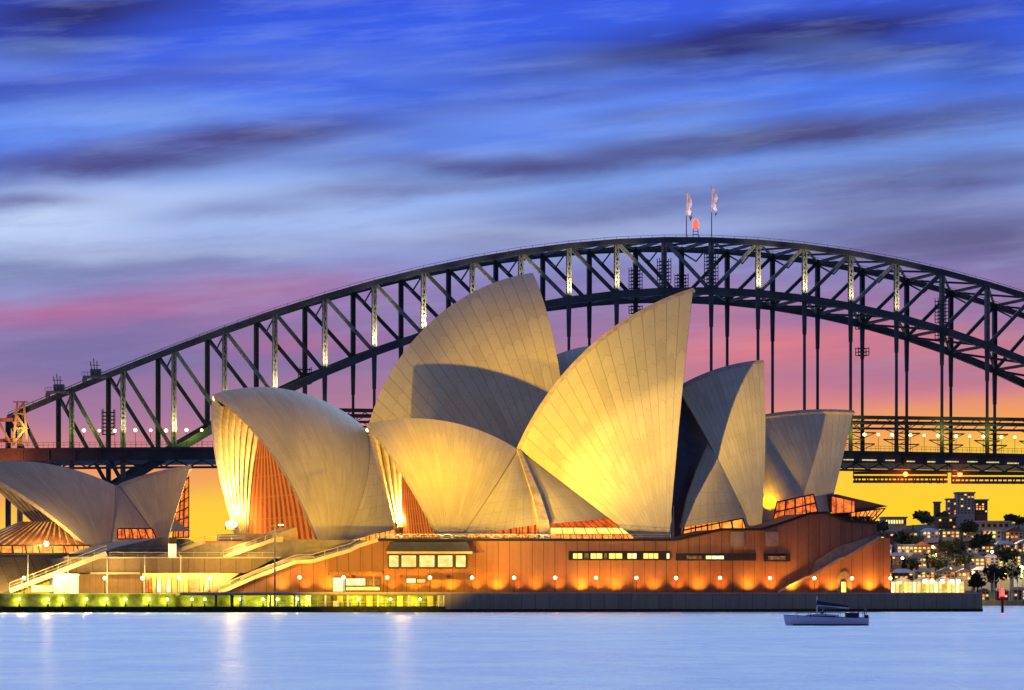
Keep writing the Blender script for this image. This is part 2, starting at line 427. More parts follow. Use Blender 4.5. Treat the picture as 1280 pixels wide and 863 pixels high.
# ------------------------------------------------------------------ shells
class Shell:
    """two mirrored spherical triangles sharing a ridge; T/Mi/B ridge pixels, Fo foot pole pixel, wv half width"""
    def __init__(s, fr, T, Mi, B, Fo, wv):
        s.fr = fr; a, m, b = (Vector(fr.uz(*q, 0)) for q in (T, Mi, B))
        f = Vector(fr.uz(*Fo, -wv)); s.F = Vector((f[0], -wv, f[1]))
        ax, ay, bx, by, cx, cy = *a, *m, *b
        d = 2*(ax*(by-cy)+bx*(cy-ay)+cx*(ay-by))
        ux = ((ax*ax+ay*ay)*(by-cy)+(bx*bx+by*by)*(cy-ay)+(cx*cx+cy*cy)*(ay-by))/d
        uy = ((ax*ax+ay*ay)*(cx-bx)+(bx*bx+by*by)*(ax-cx)+(cx*cx+cy*cy)*(bx-ax))/d
        r = math.hypot(ax-ux, ay-uy)
        D2 = (f[0]-ux)**2 + (f[1]-uy)**2
        vc = (r*r - wv*wv - D2)/(2*wv)
        s.C = Vector((ux, vc, uy)); s.R = math.sqrt(r*r + vc*vc); s.r = r
        s.a0 = math.atan2(ay-uy, ax-ux); s.a1 = math.atan2(cy-uy, cx-ux)
        dd = (s.a1 - s.a0 + math.pi) % (2*math.pi) - math.pi; s.dd = dd
        print('shell', T, 'R=%.1f r=%.1f vc=%.1f' % (s.R, r, vc))
    def ridge(s, t):
        a = s.a0 + s.dd*t; return Vector((s.C[0] + s.r*math.cos(a), 0, s.C[2] + s.r*math.sin(a)))
    def mer(s, q, t, off=0):
        A = s.F - s.C; B = s.ridge(q) - s.C; om = A.angle(B)
        k = (math.sin((1-t)*om)*A + math.sin(t*om)*B)/math.sin(om)
        return s.C + k*((s.R - off)/s.R)
    def arc(s): return s.R*(s.F - s.C).angle(s.ridge(.5) - s.C)
    def half(s, parent, far=False, nr=18, ns=48, nt=30, t0=.02, th=1.1, label=None, soffit=None, tm='tile'):
        mir = (lambda p: Vector((p[0], -p[1], p[2]))) if far else (lambda p: p)
        W_ = lambda p: s.fr.lw(mir(p))
        ts = [t0 + (1-t0)*j/nt for j in range(nt+1)]; A_ = s.arc()
        O = [[W_(s.mer(i/ns, t)) for t in ts] for i in range(ns+1)]
        I = [[W_(s.mer(i/ns, t, th)) for t in ts] for i in range(ns+1)]
        UV = [[(i/ns*nr, t*A_) for t in ts] for i in range(ns+1)]
        g = MB(); g.grid(O, UV, 0, True, flip=far); g.grid(I, None, 1, True, flip=not far)
        for k in (0, ns): g.grid([O[k], I[k]], None, 1, False)
        for k in (0, nt): g.grid([[O[i][k] for i in range(ns+1)], [I[i][k] for i in range(ns+1)]], None, 1, False)
        o = g.build('roof_shell', [M[tm], M['conc']], parent, label=label)
        if soffit:
            nri, amp = soffit; n2 = nri*8
            G = []
            for i in range(n2+1):
                ph = (i/8) % 1.0; dpt = th + .06 + amp*(1 - abs(2*ph - 1)**2.5)
                G.append([W_(s.mer(i/n2, t, dpt*(.35 + .65*min(1, t*1.6)))) for t in ts])
            MB().grid(G, None, 0, False).build('ribbed_soffit', M['conc'], o)
        return o
def loft(A, B, fr, bulge, name, mats, parent, n=10, th=.7, k=1.0, **kw):
    """curved panel between two local curves, bulging toward the viewer"""
    m = len(A); G = []
    for i in range(n+1):
        f = i/n; row = []
        for j in range(m):
            p = A[j].lerp(B[j], f); w_ = (A[j]-B[j]).length
            row.append(p + Vector((0, -bulge*w_*4*f*(1-f)*.25, bulge*w_*.3*f*(1-f)*(1 - j/(m-1)))))
        G.append(row)
    O = [[fr.lw(p) for p in r_] for r_ in G]; I = [[fr.lw(p + Vector((0, th, 0))) for p in r_] for r_ in G]
    lens = [(A[0]-A[j]).length for j in range(m)]
    UV = [[(i/n*8*k, lens[j]) for j in range(m)] for i in range(n+1)]
    g = MB(); g.grid(O, UV, 0, True); g.grid(I, None, 1, True, True)
    g.grid([O[0], I[0]], None, 1, False); g.grid([O[-1], I[-1]], None, 1, False)
    g.grid([[r_[0] for r_ in O], [r_[0] for r_ in I]], None, 1, False); g.grid([[r_[-1] for r_ in O], [r_[-1] for r_ in I]], None, 1, False)
    return g.build(name, mats, parent, **kw)
def curve(pts, n=12):
    """resample polyline by parameter"""
    out = []
    for j in range(n+1):
        x = j/n*(len(pts)-1); i = min(int(x), len(pts)-2); out.append(pts[i].lerp(pts[i+1], x-i))
    return out
def window(fr, quad, v, nc, nr, m, parent, name='window', bw=.18, frame=M['black'], label=None, vv=None):
    """quad = 4 px corners TL TR BR BL; v depth (or list of four)"""
    vs = vv or [v]*4
    c4 = [fr.p(*q, w_) for q, w_ in zip(quad, vs)]
    o = MB().poly(c4).build(name, m, parent, label=label)
    def at(a, b): return c4[0].lerp(c4[1], a).lerp(c4[3].lerp(c4[2], a), b) + Vector((0, -.08, 0))
    g = MB()
    for i in range(nc+1): g.bar(at(i/nc, 0), at(i/nc, 1), bw, .16)
    for j in range(nr+1): g.bar(at(0, j/nr), at(1, j/nr), bw, .14)
    g.build('window_frame', frame, o); return o
def slab(fr, poly_px, v0, v1, name, m, parent=None, **kw):
    """traced outline at depth v0 extruded back to v1 along the frame"""
    loc = [fr.loc(*q, v0) for q in poly_px]
    f = [fr.lw(p) for p in loc]; b = [fr.w(p[0], v1, p[2]) for p in loc]
    return MB().prism(f, b).build(name, m, parent, **kw)

# ---- nearer theatre
jt = empty('theatre_hall', JT.w(0, 0, 14), 'front sail-roofed hall with tall gold-lit shell and two smaller shells opening right', 'concert hall', 'sail-roofed halls')
J4 = Shell(JT, (458.5, 530), (542, 524.5), (647, 562), (559, 696), 17.7)
J3 = Shell(JT, (866.5, 360), (752, 420.5), (646, 560), (834, 704), 20)
J2 = Shell(JT, (954, 450), (905, 458.5), (846, 484), (950, 685), 17)
J1 = Shell(JT, (1067, 513), (1005, 512.5), (940, 521), (1031, 662), 13)
for sh, nr, lab, sf in ((J4, 22, 'shell opening left over a glowing foot', (17, 1.6)), (J3, 17, 'tallest shell, bright gold', None), (J2, 15, 'pointed shell half in blue shade', None), (J1, 15, 'low end shell in blue-grey shade', None)):
    tm = 'tile_fine' if sh is J4 else 'tile'; sh.half(jt, False, nr, label=lab, tm=tm); sh.half(jt, True, nr, soffit=sf, tm=tm)
T_ = lambda sh, t0, t1, n=12, off=.25: [sh.mer(1, t0 + (t1-t0)*j/n, off) for j in range(n+1)]
apex = JT.loc(648, 563, -.3)
pil = curve([apex, JT.loc(658, 590, -6.5), JT.loc(668, 620, -13), JT.loc(676, 655, -18.6)])
loft(T_(J4, 1, .16), pil, JT, .5, 'side_shell', [M['tile_side'], M['conc']], jt)
pil2 = curve([apex + Vector((.3, 0, 0)), JT.loc(661, 590, -6.5), JT.loc(675, 620, -13), JT.loc(687, 655, -18.6)])
loft(pil2, T_(J3, 1, .37), JT, .35, 'side_shell', [M['tile_side'], M['conc']], jt)
g = MB()   # bright rib running down between the side shells
pc = curve([apex + Vector((0, -.4, .2)), JT.loc(659.5, 590, -7.6), JT.loc(671, 620, -14.2), JT.loc(679, 650, -19), JT.loc(684, 684, -20.5)], 16)
for j in range(16):
    w0 = .7 + 1.9*j/16; w1 = .7 + 1.9*(j+1)/16; a, b = pc[j], pc[j+1]
    g.hexa([JT.lw(q) for q in (a+Vector((-w0/2, 0, 0)), a+Vector((w0/2, -.1, 0)), a+Vector((w0/2, 1.6, 0)), a+Vector((-w0/2, 1.6, 0)),
                               b+Vector((-w1/2, 0, 0)), b+Vector((w1/2, -.1, 0)), b+Vector((w1/2, 1.6, 0)), b+Vector((-w1/2, 1.6, 0)))])
g.build('pillar', M['conc'], jt)
# side shells further right
la = curve([JT.loc(884.5, 556, -8.2), JT.loc(869, 592, -12), JT.loc(858, 625, -15), JT.loc(851, 660, -17.4)])
tb = [J2.mer(1, t, .2) for t in [1 - .0*j for j in range(1)]]
lb = [J2.mer(1, .50 - (.50-.17)*j/12, -.05) for j in range(13)]
loft(la, lb, JT, .35, 'side_shell', [M['tile_side'], M['conc']], jt)
la = curve([JT.loc(950, 548, -3.5), JT.loc(950, 600, -9), JT.loc(950, 660, -15.5)])
lb = [J1.mer(1, .98 - (.98-.22)*j/12, -.05) for j in range(13)]
loft(la, lb, JT, .35, 'side_shell', [M['tile_side'], M['conc']], jt)
# dark glazed end inside the tall shell, seen edge-on
A = curve([JT.loc(850, 484, .5), JT.loc(843, 560, -8), JT.loc(840, 672, -17)])
B = curve([JT.loc(892, 545, -2), JT.loc(866, 600, -10), JT.loc(849, 676, -16)])
loft(A, B, JT, .1, 'glass_wall', [M['dglass'], M['dglass']], jt)
g = MB(); g.hexa([JT.p(839, 676, -19.5), JT.p(843, 676, -19.5), JT.p(843, 676, -18), JT.p(839, 676, -18), JT.p(841.5, 632, -16.5), JT.p(842.5, 632, -16.5), JT.p(842.5, 632, -15.5), JT.p(841.5, 632, -15.5)])
g.build('edge_rib', M['stone_rail'], jt)
# lit glazing under the side shells
window(JT, [(584, 640), (676, 640), (676, 680), (584, 680)], -13.0, 12, 3, M['g_red'], jt, label='red-lit foyer glazing behind the terrace', bw=.14)
window(JT, [(688, 652), (757, 640), (784, 659.5), (688, 659.5)], -11.5, 11, 1, glow_mat('deep_red_glass', (.35, .03, .004), (.85, .12, .012), 1.2, .3, .6), jt, bw=.1, label='deep red sloping glazing')
window(JT, [(688, 659.5), (786, 659.5), (794, 668), (688, 668)], -11.5, 7, 1, M['g_yel'], jt, bw=.12, label='bright yellow band of foyer lights')
window(JT, [(688, 668), (799, 668), (805, 680), (688, 680)], -11.5, 14, 1, M['g_or'], jt, bw=.14)
window(JT, [(856, 652), (924, 634), (933, 662), (853, 674)], -15.2, 5, 2, M['g_or'], jt, bw=.3, label='orange-lit slanting window')
window(JT, [(971, 628), (1017, 618), (1022, 640), (966, 653)], -15.2, 4, 2, M['g_red'], jt, bw=.3, label='red and gold lit slanting window')
def glasswall(sh, q0, q1, fr, m, parent, ins=1.9, tt=(.03, .97), n=14, cut=1.0):
    """raking glass wall recessed in a shell mouth, between near meridian q0 and far meridian q1"""
    far = lambda p: Vector((p[0], -p[1], p[2]))
    G = []; UV = []
    for i in range(n+1):
        f = i/n; row = []; ur = []
        for j in range(n+1):
            t = (tt[0] + (tt[1]-tt[0])*j/n)*cut
            row.append(fr.lw(sh.mer(q0, t, ins).lerp(far(sh.mer(q1, t, ins)), f))); ur.append((f, j/n))
        G.append(row); UV.append(ur)
    return MB().grid(G, UV, 0, False).build('glass_wall', m, parent)
glasswall(J4, .22, .22, JT, M['fan'], jt)
# glazed end wing on the right
w_ = slab(JT, [(1038, 618), (1046, 618), (1110, 633), (1086, 637.5), (1038, 641)], -12, 4, 'wing_roof', mat('bronze_glazed_roof', (.12, .05, .035), .4), jt)
window(JT, [(1040, 621), (1068, 627), (1068, 640), (1040, 642)], -12.15, 5, 3, M['g_red'], w_, bw=.15)
slab(JT, [(1062, 640.5), (1086, 638), (1108, 635), (1093, 652), (1062, 652)], -11, 2, 'wing_base', M['conc_dk'], jt)
window(JT, [(1064, 641), (1106, 636), (1092, 651), (1064, 651)], -11.15, 7, 1, M['g_or'], jt, bw=.18, label='orange-lit slanting glass of the end wing')
# floodlamp at the far foot of the left opening
def hot_foot(fr, px, py, v, parent, power, r=.9, tgt=None):
    p_ = fr.p(px, py, v)
    g = MB(); g.box(p_ + Vector((0, .8, -.4)), (2.6, .8, 1.6), fr.a); o = g.build('floodlight', M['black'], parent)
    for dx_, dz_ in ((-.75, -.1), (.05, .35), (.8, -.15)): MB().ball(p_ + Vector((dx_, 0, dz_)), r*.55, 8).build('lamp_lens', M['hot'], o)
    spot('foot_lamp', p_ + Vector((0, -r - .3, .3)), tgt, (1, .60, .13), power, 62, .7, .6)
    point('foot_lamp', p_ + Vector((0, -r - .5, .4)), (1, .60, .13), power*.3, .6)
    point('foot_lamp', p_ + Vector((1.6, 1.2, 2.0)), (1, .62, .13), power*.05, .6)
hot_foot(JT, 503, 652, 12.5, jt, 45000, .8, JT.p(470, 560, 8))
spot('foot_lamp', JT.p(963, 637, -15.5), JT.p(960, 580, -8), (1, .52, .0), 11000, 100, 1, .4)

# ---- larger hall behind
ch = empty('concert_hall', CH.w(0, 0, 14), 'larger sail-roofed hall behind, with ribbed glowing mouth at left and tall brown shell', 'concert hall', 'sail-roofed halls')
C4 = Shell(CH, (267, 493), (345, 485), (452, 531), (410, 712), 24.5)
C3 = Shell(CH, (665.8, 341), (556, 388), (461, 530), (716, 712), 26)
C2 = Shell(CH, (752, 431), (705, 440), (648, 471), (745, 700), 22)
for sh, nr, lab, sf in ((C4, 34, 'shell opening left with glowing ribbed inside', (19, 2.2)), (C3, 19, 'tall brown shell with shadow across it', None), (C2, 16, None, None)):
    tm = 'tile_fine' if sh is C4 else 'tile'; sh.half(ch, False, nr, label=lab, tm=tm); sh.half(ch, True, nr, soffit=sf, tm=tm)
loft(T_(C4, 1, .15), curve([CH.loc(453, 532, -.3), CH.loc(490, 590, -12), CH.loc(520, 655, -22)]), CH, .25, 'side_shell', [M['tile_side'], M['conc']], ch)
window(CH, [(424, 640), (500, 640), (500, 682), (424, 682)], -19, 6, 2, M['g_or'], ch, bw=.2, label='orange-lit foyer glazing between the shells')
glasswall(C4, .20, .36, CH, M['fan'], ch)
hot_foot(CH, 289, 655, 19, ch, 80000, .95, CH.p(277, 560, 17))
point('foot_lamp', CH.p(395, 664, -22), (1, .5, .08), 5000, .4)
point('foot_lamp', CH.p(267, 498, 1.5) , (1, .85, .4), 900, .3)
slab(CH, [(303, 667), (345, 667), (345, 690), (303, 690)], -6, 10, 'plinth', M['conc'], ch)
slab(CH, [(340, 669), (372, 659), (392, 659), (398, 690), (340, 690)], -10, 0, 'plinth', M['stone_rail'], ch)

# ---- small restaurant shells
rs = empty('restaurant_hall', RS.w(0, 0, 12), 'small low pair of cream shells with copper striped glass at far left', 'restaurant', 'sail-roofed halls')
R1 = Shell(RS, (-40, 581), (62, 580.5), (144, 607), (133, 706), 15)
R2 = Shell(RS, (238.5, 582), (190, 591), (148, 605.5), (206, 686), 12)
R1.half(rs, False, 24, label='wide shell opening left', tm='tile_fine'); R1.half(rs, True, 24, soffit=(20, .8), tm='tile_fine')
R2.half(rs, False, 17, label='narrow shell opening right', tm='tile_fine'); R2.half(rs, True, 17, tm='tile_fine')
loft(T_(R1, 1, .20), [R2.mer(1, 1 - .8*j/12, .25) for j in range(13)], RS, .35, 'side_shell', [M['tile_side'], M['conc']], rs)
window(RS, [(147, 661), (190, 661), (196, 674), (147, 674)], -11.5, 5, 1, M['g_red'], rs, bw=.25)
slab(RS, [(141, 674), (200, 674), (206, 692), (138, 692)], -11, 4, 'plinth', M['conc_dk'], rs)
glasswall(R1, .30, .34, RS, M['fan2'], rs)
# folded copper glass skirt spilling out of the mouth
g = MB(); nst = 15
for i in range(nst):
    a0 = i/nst; a1 = (i+.55)/nst
    top = lambda a: RS.loc(25 + 62*a, 652, 2 - 9*a); bot = lambda a: RS.loc(-45 + 155*a, 681, -13 - 1*a)
    q = [top(a0), top(a1), bot(a1), bot(a0)]
    g.hexa([RS.lw(p) for p in (q[3], q[2], q[2]+Vector((0, .9, -.3)), q[3]+Vector((0, .9, -.3)), q[0], q[1], q[1]+Vector((0, .9, -.3)), q[0]+Vector((0, .9, -.3)))])
g.build('copper_mullions', mat('copper_bars', (.30, .12, .06), .45), rs)
MB().poly([RS.p(25, 652.5, 2.6), RS.p(87, 652.5, -6.4), RS.p(110, 681, -13.4), RS.p(-45, 681, -12.4)]).build('glass_skirt', glow_mat('amber_skirt_glass', (.55, .16, .03), (1, .50, .10), 1.0, .25, .3, thr=(.35, .65)), rs)
window(RS, [(-50, 682), (112, 682), (116, 692), (-50, 692)], -14, 10, 1, M['g_or'], rs, bw=.3, label='orange-lit dining room windows at floor level')
MB().ball(RS.p(58, 680, -15.2), .55, 8).build('lamp_lens', M['lampw'], rs)
point('foot_lamp', RS.p(58, 677, -17), (1, .6, .15), 9000, .4)
window(RS, [(222, 612), (236, 596), (236, 672), (216, 672)], -2, 3, 6, M['g_red'], rs, bw=.25, label='narrow red lattice panel standing for a distant tower at the right shell')  # lattice panel stands for a distant red tower
slab(RS, [(217, 648), (238, 664), (214, 664)], -6, 2, 'blue_canopy', mat('blue_canopy', (.20, .28, .50), .5), rs)

# ------------------------------------------------------------------ podium and terraces
pod = empty('podium', JT.w(0, -30, 3.7), 'long orange-lit granite podium below the shells, with window slots and stairs', 'podium')
edge = [(273, 741.5), (318, 722), (370, 702.5), (390, 702), (438, 688), (447, 683), (472, 675), (840, 675), (848, 674), (900, 662), (951, 662), (977, 654), (1012, 642), (1033, 641), (1058, 652), (1096, 654), (1096, 672), (1112.5, 673), (1113, 741.5)]
slab(JT, edge, -30, 60, 'granite_body', M['granite'], pod)
def strip(fr, pts, v, th, dep, name, m, parent, up=0):
    g = MB()
    q = [fr.p(a, b - up, v) for a, b in pts]
    for i in range(len(q)-1): g.bar(q[i], q[i+1], th, dep)
    return g.build(name, m, parent)
strip(JT, [(472, 675), (840, 675), (848, 674), (900, 662), (951, 662), (977, 654), (1012, 642), (1033, 641), (1058, 652), (1096, 654)], -30.2, .5, 1.0, 'coping', M['black'], pod, up=0)
def railing(fr, pts, v, name, parent, h=1.0, step=2.0, m=None, rw=.09):
    g = MB(); q = [fr.p(a, b, v) for a, b in pts]
    for i in range(len(q)-1):
        a, b = q[i], q[i+1]; n = max(1, int((b-a).length/step))
        g.bar(a + Vector((0, 0, h)), b + Vector((0, 0, h)), rw, rw); g.bar(a + Vector((0, 0, h*.5)), b + Vector((0, 0, h*.5)), rw*.6, rw*.6)
        for k in range(n+1):
            p_ = a.lerp(b, k/n); g.bar(p_, p_ + Vector((0, 0, h)), rw*.8, rw*.8)
    return g.build(name, m or M['stone_rail'], parent)
railing(JT, [(474, 674), (838, 674)], -29.2, 'railing', pod, .95)
g = MB()
for k_ in range(22):
    px = 478 + k_*10.2 + random.uniform(-2, 2); a = JT.p(px, 675, -27); r_ = random.uniform(.55, .85)
    for j in range(6):
        t1, t2 = math.pi*j/6, math.pi*(j+1)/6
        g.bar(a + Vector((-r_*math.cos(t1)*1.3, 0, .3 + r_*math.sin(t1))), a + Vector((-r_*math.cos(t2)*1.3, 0, .3 + r_*math.sin(t2))), .12, .1)
g.bar(JT.p(474, 675, -27) + Vector((0, 0, .3)), JT.p(700, 675, -27) + Vector((0, 0, .3)), .08, .08)
g.build('hoop_rail', M['white'], pod)
for px in (500, 560, 620, 680, 735): point('terrace_fill', JT.p(px, 668, -28.5), (1, .55, .25), 260, .2)  # points without fixtures, added to light the white hoops
strip(JT, edge[:7], -30.5, .75, .5, 'stair_parapet', M['stone_rail'], pod)
railing(JT, edge[:7], -29.9, 'railing', pod, 1.3, 2.2)
strip(JT, [(300, 723), (345, 705), (372, 698), (392, 697)], -21, .6, .5, 'stair_parapet', M['stone_rail'], pod)
# flight of stairs between the parapets
g = MB(); n = 34
for i in range(n):
    a = JT.loc(273 + (470-273)*i/n, 741 - 66*i/n, -29.6); b = JT.loc(273 + (470-273)*(i+1)/n, 741 - 66*(i+1)/n, -29.6)
    g.hexa([JT.w(a[0], -29.6, a[2]-1), JT.w(b[0], -29.6, a[2]-1), JT.w(b[0], -21, a[2]-1), JT.w(a[0], -21, a[2]-1), JT.w(a[0], -29.6, b[2]-.5), JT.w(b[0], -29.6, b[2]-.5), JT.w(b[0], -21, b[2]-.5), JT.w(a[0], -21, b[2]-.5)])
g.build('stairs', M['granite_lt'], pod)
# windows in the podium wall
V = -30.12
slab(JT, [(491, 677.5), (584, 677.5), (589, 689), (485, 689)], -32.2, -30.05, 'awning', M['dglass'], pod)
strip(JT, [(484, 691), (590, 691)], -32.3, .45, .5, 'awning_edge', M['stone_rail'], pod)
for a, b in ((485.5, 499), (501, 521), (523.5, 544), (546.5, 566.5), (569, 583)):
    window(JT, [(a, 693.5), (b, 693.5), (b, 710), (a, 710)], V, 1, 1, M['g_win'], pod, bw=.3)
def slot(a, b, y0, y1, cells):
    slab(JT, [(a, y0), (b, y0), (b, y1), (a, y1)], -30.16, -30.03, 'window_slot', M['black'], pod)
    for c0, c1, m in cells: window(JT, [(c0, y0+2.6), (c1, y0+2.6), (c1, y1-1.6), (c0, y1-1.6)], -30.22, max(1, int((c1-c0)/6)), 1, M[m], pod, bw=.1)
slot(711, 838, 689, 700.5, [(716, 728, 'g_yel'), (730, 736, 'g_dim'), (738, 753, 'g_yel'), (755, 759, 'g_dim'), (761, 778, 'g_yel'), (784, 796, 'g_white'), (804, 823, 'g_yel'), (833, 837, 'g_white')])
slot(845, 945, 692, 701, [(858, 878, 'g_dim'), (882, 905, 'g_white')])
slot(955, 988, 692.5, 702, [(960, 982, 'g_dim')])
for a, b in ((914, 930), (957, 973)): slab(JT, [(a, 665), (b, 665), (b, 683), (a, 683)], -30.3, -30.03, 'shadow_patch', M['conc_dk'], pod)  # dark patches put shadow on the wall as colour
for a, b, y0, y1, m in ((416, 431, 722, 740), (432, 457, 723, 733), (432, 475, 733.5, 738.5), (508, 520, 723, 729), (521, 534, 724, 729)) and [(416, 431, 722, 740, 'g_white'), (432, 457, 723, 732.5, 'g_white'), (432, 475, 733.5, 738.5, 'g_yel'), (508, 520, 723, 729, 'g_white'), (521, 532, 724, 729, 'g_win'), (458, 466, 723, 732, 'g_dim'), (468, 475, 723, 732, 'g_dim')]:
    window(JT, [(a, y0), (b, y0), (b, y1), (a, y1)], V - .05, 1, 1, M[m], pod, bw=.12)
slab(JT, [(412, 714.5), (478, 714.5), (478, 720), (412, 720)], -31.2, -30.05, 'window_hood', M['granite'], pod)
slab(JT, [(536, 724.5), (591, 724.5), (591, 729), (536, 729)], -30.5, -30.05, 'window_hood', M['granite'], pod)
# stair cut into the right end of the podium wall
strip(JT, [(973, 740), (1008, 722), (1014, 721), (1048, 699), (1056, 698), (1099, 672)], -30.5, .45, .7, 'stair_parapet', M['stone_rail'], pod)
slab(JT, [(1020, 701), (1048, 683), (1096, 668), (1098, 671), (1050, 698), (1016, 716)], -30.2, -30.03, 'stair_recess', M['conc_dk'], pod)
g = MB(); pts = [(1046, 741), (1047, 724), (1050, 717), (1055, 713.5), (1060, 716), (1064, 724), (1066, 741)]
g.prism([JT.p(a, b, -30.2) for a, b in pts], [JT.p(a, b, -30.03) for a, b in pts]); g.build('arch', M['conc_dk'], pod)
window(JT, [(1051, 727), (1058, 727), (1058, 741), (1051, 741)], -30.26, 1, 1, M['g_yel'], pod, name='doorway', bw=.12)

# ---- sea wall, promenade, left quay
sw = empty('sea_wall', JT.w(0, -44, 0), 'dark stone sea wall running along the harbour under the orange podium', 'sea wall')
U = lambda px, v: JT.uz(px, 742, v)[0]
point('stair_lamp', JT.p(345, 695, -34), (1, .66, .16), 3000, .3); point('stair_lamp', JT.p(290, 715, -33), (1, .66, .16), 2600, .3); point('terrace_fill', JT.p(300, 680, -10), (1, .66, .16), 2200, .3); point('terrace_fill', JT.p(150, 700, -25), (1, .62, .2), 1500, .3)
def ubox(g, u0, u1, v0, v1, z0, z1):
    return g.hexa([JT.w(u0, v0, z0), JT.w(u1, v0, z0), JT.w(u1, v1, z0), JT.w(u0, v1, z0), JT.w(u0, v0, z1), JT.w(u1, v0, z1), JT.w(u1, v1, z1), JT.w(u0, v1, z1)])
uL, u1_, u2_, uR = U(-120, -44), U(265, -44), U(556, -44), U(1228, -44)
ubox(MB(), u2_, uR, -44, 70, -2, 3.55).build('wall_body', M['seawall'], sw)
ubox(MB(), u2_, uR + .05, -44.15, -43.98, -1, .55).build('tide_line', M['weed'], sw)
ubox(MB(), u2_, uR, -44.12, -43.4, 3.555, 3.75).build('coping', M['stone_rail'], sw)
ubox(MB(), u1_ - 6, u2_ - .02, -44, 70, 3.2, 3.55).build('promenade_slab', M['conc_dk'], sw)
ubox(MB(), u1_ - 6, u2_ - .02, -44.12, -43.4, 3.555, 3.75).build('coping', M['stone_rail'], sw)
ubox(MB(), u1_ - 6, u2_ - .02, -38, -37, -1, 3.19).build('undercroft_wall', M['green_wall'], sw)
ubox(MB(), uL, u2_ - .02, -44.3, -38.02, -2, 1.1).build('quay_ledge', M['weed'], sw)
ubox(MB(), uL, u1_ - 6, -39.2, 70, -1, 3.4).build('quay_wall', M['green_wall'], sw)
ubox(MB(), uL, u1_ - 6, -39.3, -38.6, 3.405, 3.56).build('coping', M['stone_rail'], sw)
MB().grid([[JT.w(u, v, 3.58) for v in (-43.3, -29.9)] for u in (u1_ - 6, uR)], smooth=False).build('promenade_paving', M['paving'], sw)
for px in (270, 290, 302, 338, 368, 374, 407, 435, 473, 511, 549, 555):
    u = U(px, -43.6); r = .32 if px < 300 else .2
    MB().tube(JT.w(u, -43.6, -1), JT.w(u, -43.6, 3.2), r).build('column', M['black'] if px < 300 else M['white'], sw)
for px in (425, 462, 500, 538, 338, 385):
    u = U(px, -38.2); ubox(MB(), u-.55, u+.55, -38.3, -38.02, .76, 3.18).build('pier', M['stone_rail'], sw)
railing(JT, [(300, 760), (556, 760)], -43.2, 'railing', sw, 1.1, 1.6, M['white'], .06)
g = MB()
for k in range(26):
    u = uL + (u2_ - uL)*random.random(); s_ = random.uniform(.5, 1.3)
    g.ball(JT.w(u, -44.6, .1), s_, 5, sz=.7)
g.build('rocks', M['weed'], kind='stuff')
# small winch stack near the columns
g = MB(); p_ = JT.p(420, 764, -43); g.box(p_ + Vector((0, 0, 1.2)), (1.0, .8, 1.4)); g.tube(p_ + Vector((-.3, -.6, 1.0)), p_ + Vector((.5, -.6, 1.0)), .45)
g.build('winch_box', M['white'], label='small white winch box on the low quay between the columns', cat='winch')
# ---- left terraces
lt = empty('terrace_building', JT.w(-60, -20, 3.5), 'low tan terrace building with long flat roof and bright recess left of the stairs', 'building')
slab(JT, [(80, 697.5), (345, 697.5), (318, 712), (306, 716.5), (80, 716.5)], -20, 20, 'roof_slab', M['granite_lt'], lt)
slab(JT, [(80, 696.3), (352, 696.3), (349, 698), (80, 698)], -20.4, -19.5, 'roof_edge', M['stone_rail'], lt)
railing(JT, [(137, 697), (345, 697)], -19.8, 'railing', lt, .95, 2.6)
slab(JT, [(98, 718), (178, 718), (178, 742), (98, 742)], -21, -15, 'panelled_wall', wall_mat('tan_panels', (.42, .25, .12), 1.1, amt=.35), lt)
slab(JT, [(113, 715.6), (175, 715.6), (175, 718), (113, 718)], -22, -15, 'light_shelf', M['stone_rail'], lt)
slab(JT, [(178, 716.5), (300, 716.5), (262, 742), (178, 742)], -12, -8, 'recess_wall', M['stone_rail'], lt)
for a, b, m in ((182, 190, 'g_red'), (196, 202, 'g_white'), (208, 214, 'g_white'), (222, 229, 'g_yel'), (236, 250, 'g_shop'), (255, 266, 'g_win')):
    window(JT, [(a, 722), (b, 722), (b, 741), (a, 741)], -12.2, 1, 1, M[m], lt, bw=.1)
for px in (190, 205, 232, 246, 258, 270, 282):
    point('recess_lamp', JT.p(px, 721, -14.5), (1, .66, .10), 900, .2)
# bright kiosk
ki = empty('kiosk', JT.p(82, 742, -24), 'bright yellow-white glowing kiosk on the quay beside the tan panelled wall', 'kiosk')
slab(JT, [(67, 720), (98, 720), (98, 742), (67, 742)], -24, -19, 'wall', M['white'], ki)
slab(JT, [(65.5, 717.5), (99, 717.5), (99, 720), (65.5, 720)], -24.8, -18.5, 'roof', M['white'], ki)
point('kiosk_lamp', JT.p(84, 722, -27.5), (1, .72, .2), 1000, .3)
g = MB()
for k in range(7): g.box(JT.p(41 + k*3.8, 736, -25), (.5, .4, 1.2), JT.a)
g.build('crates', M['house_b'], label='row of low pale cabinets on the quay left of the kiosk', cat='cabinets')
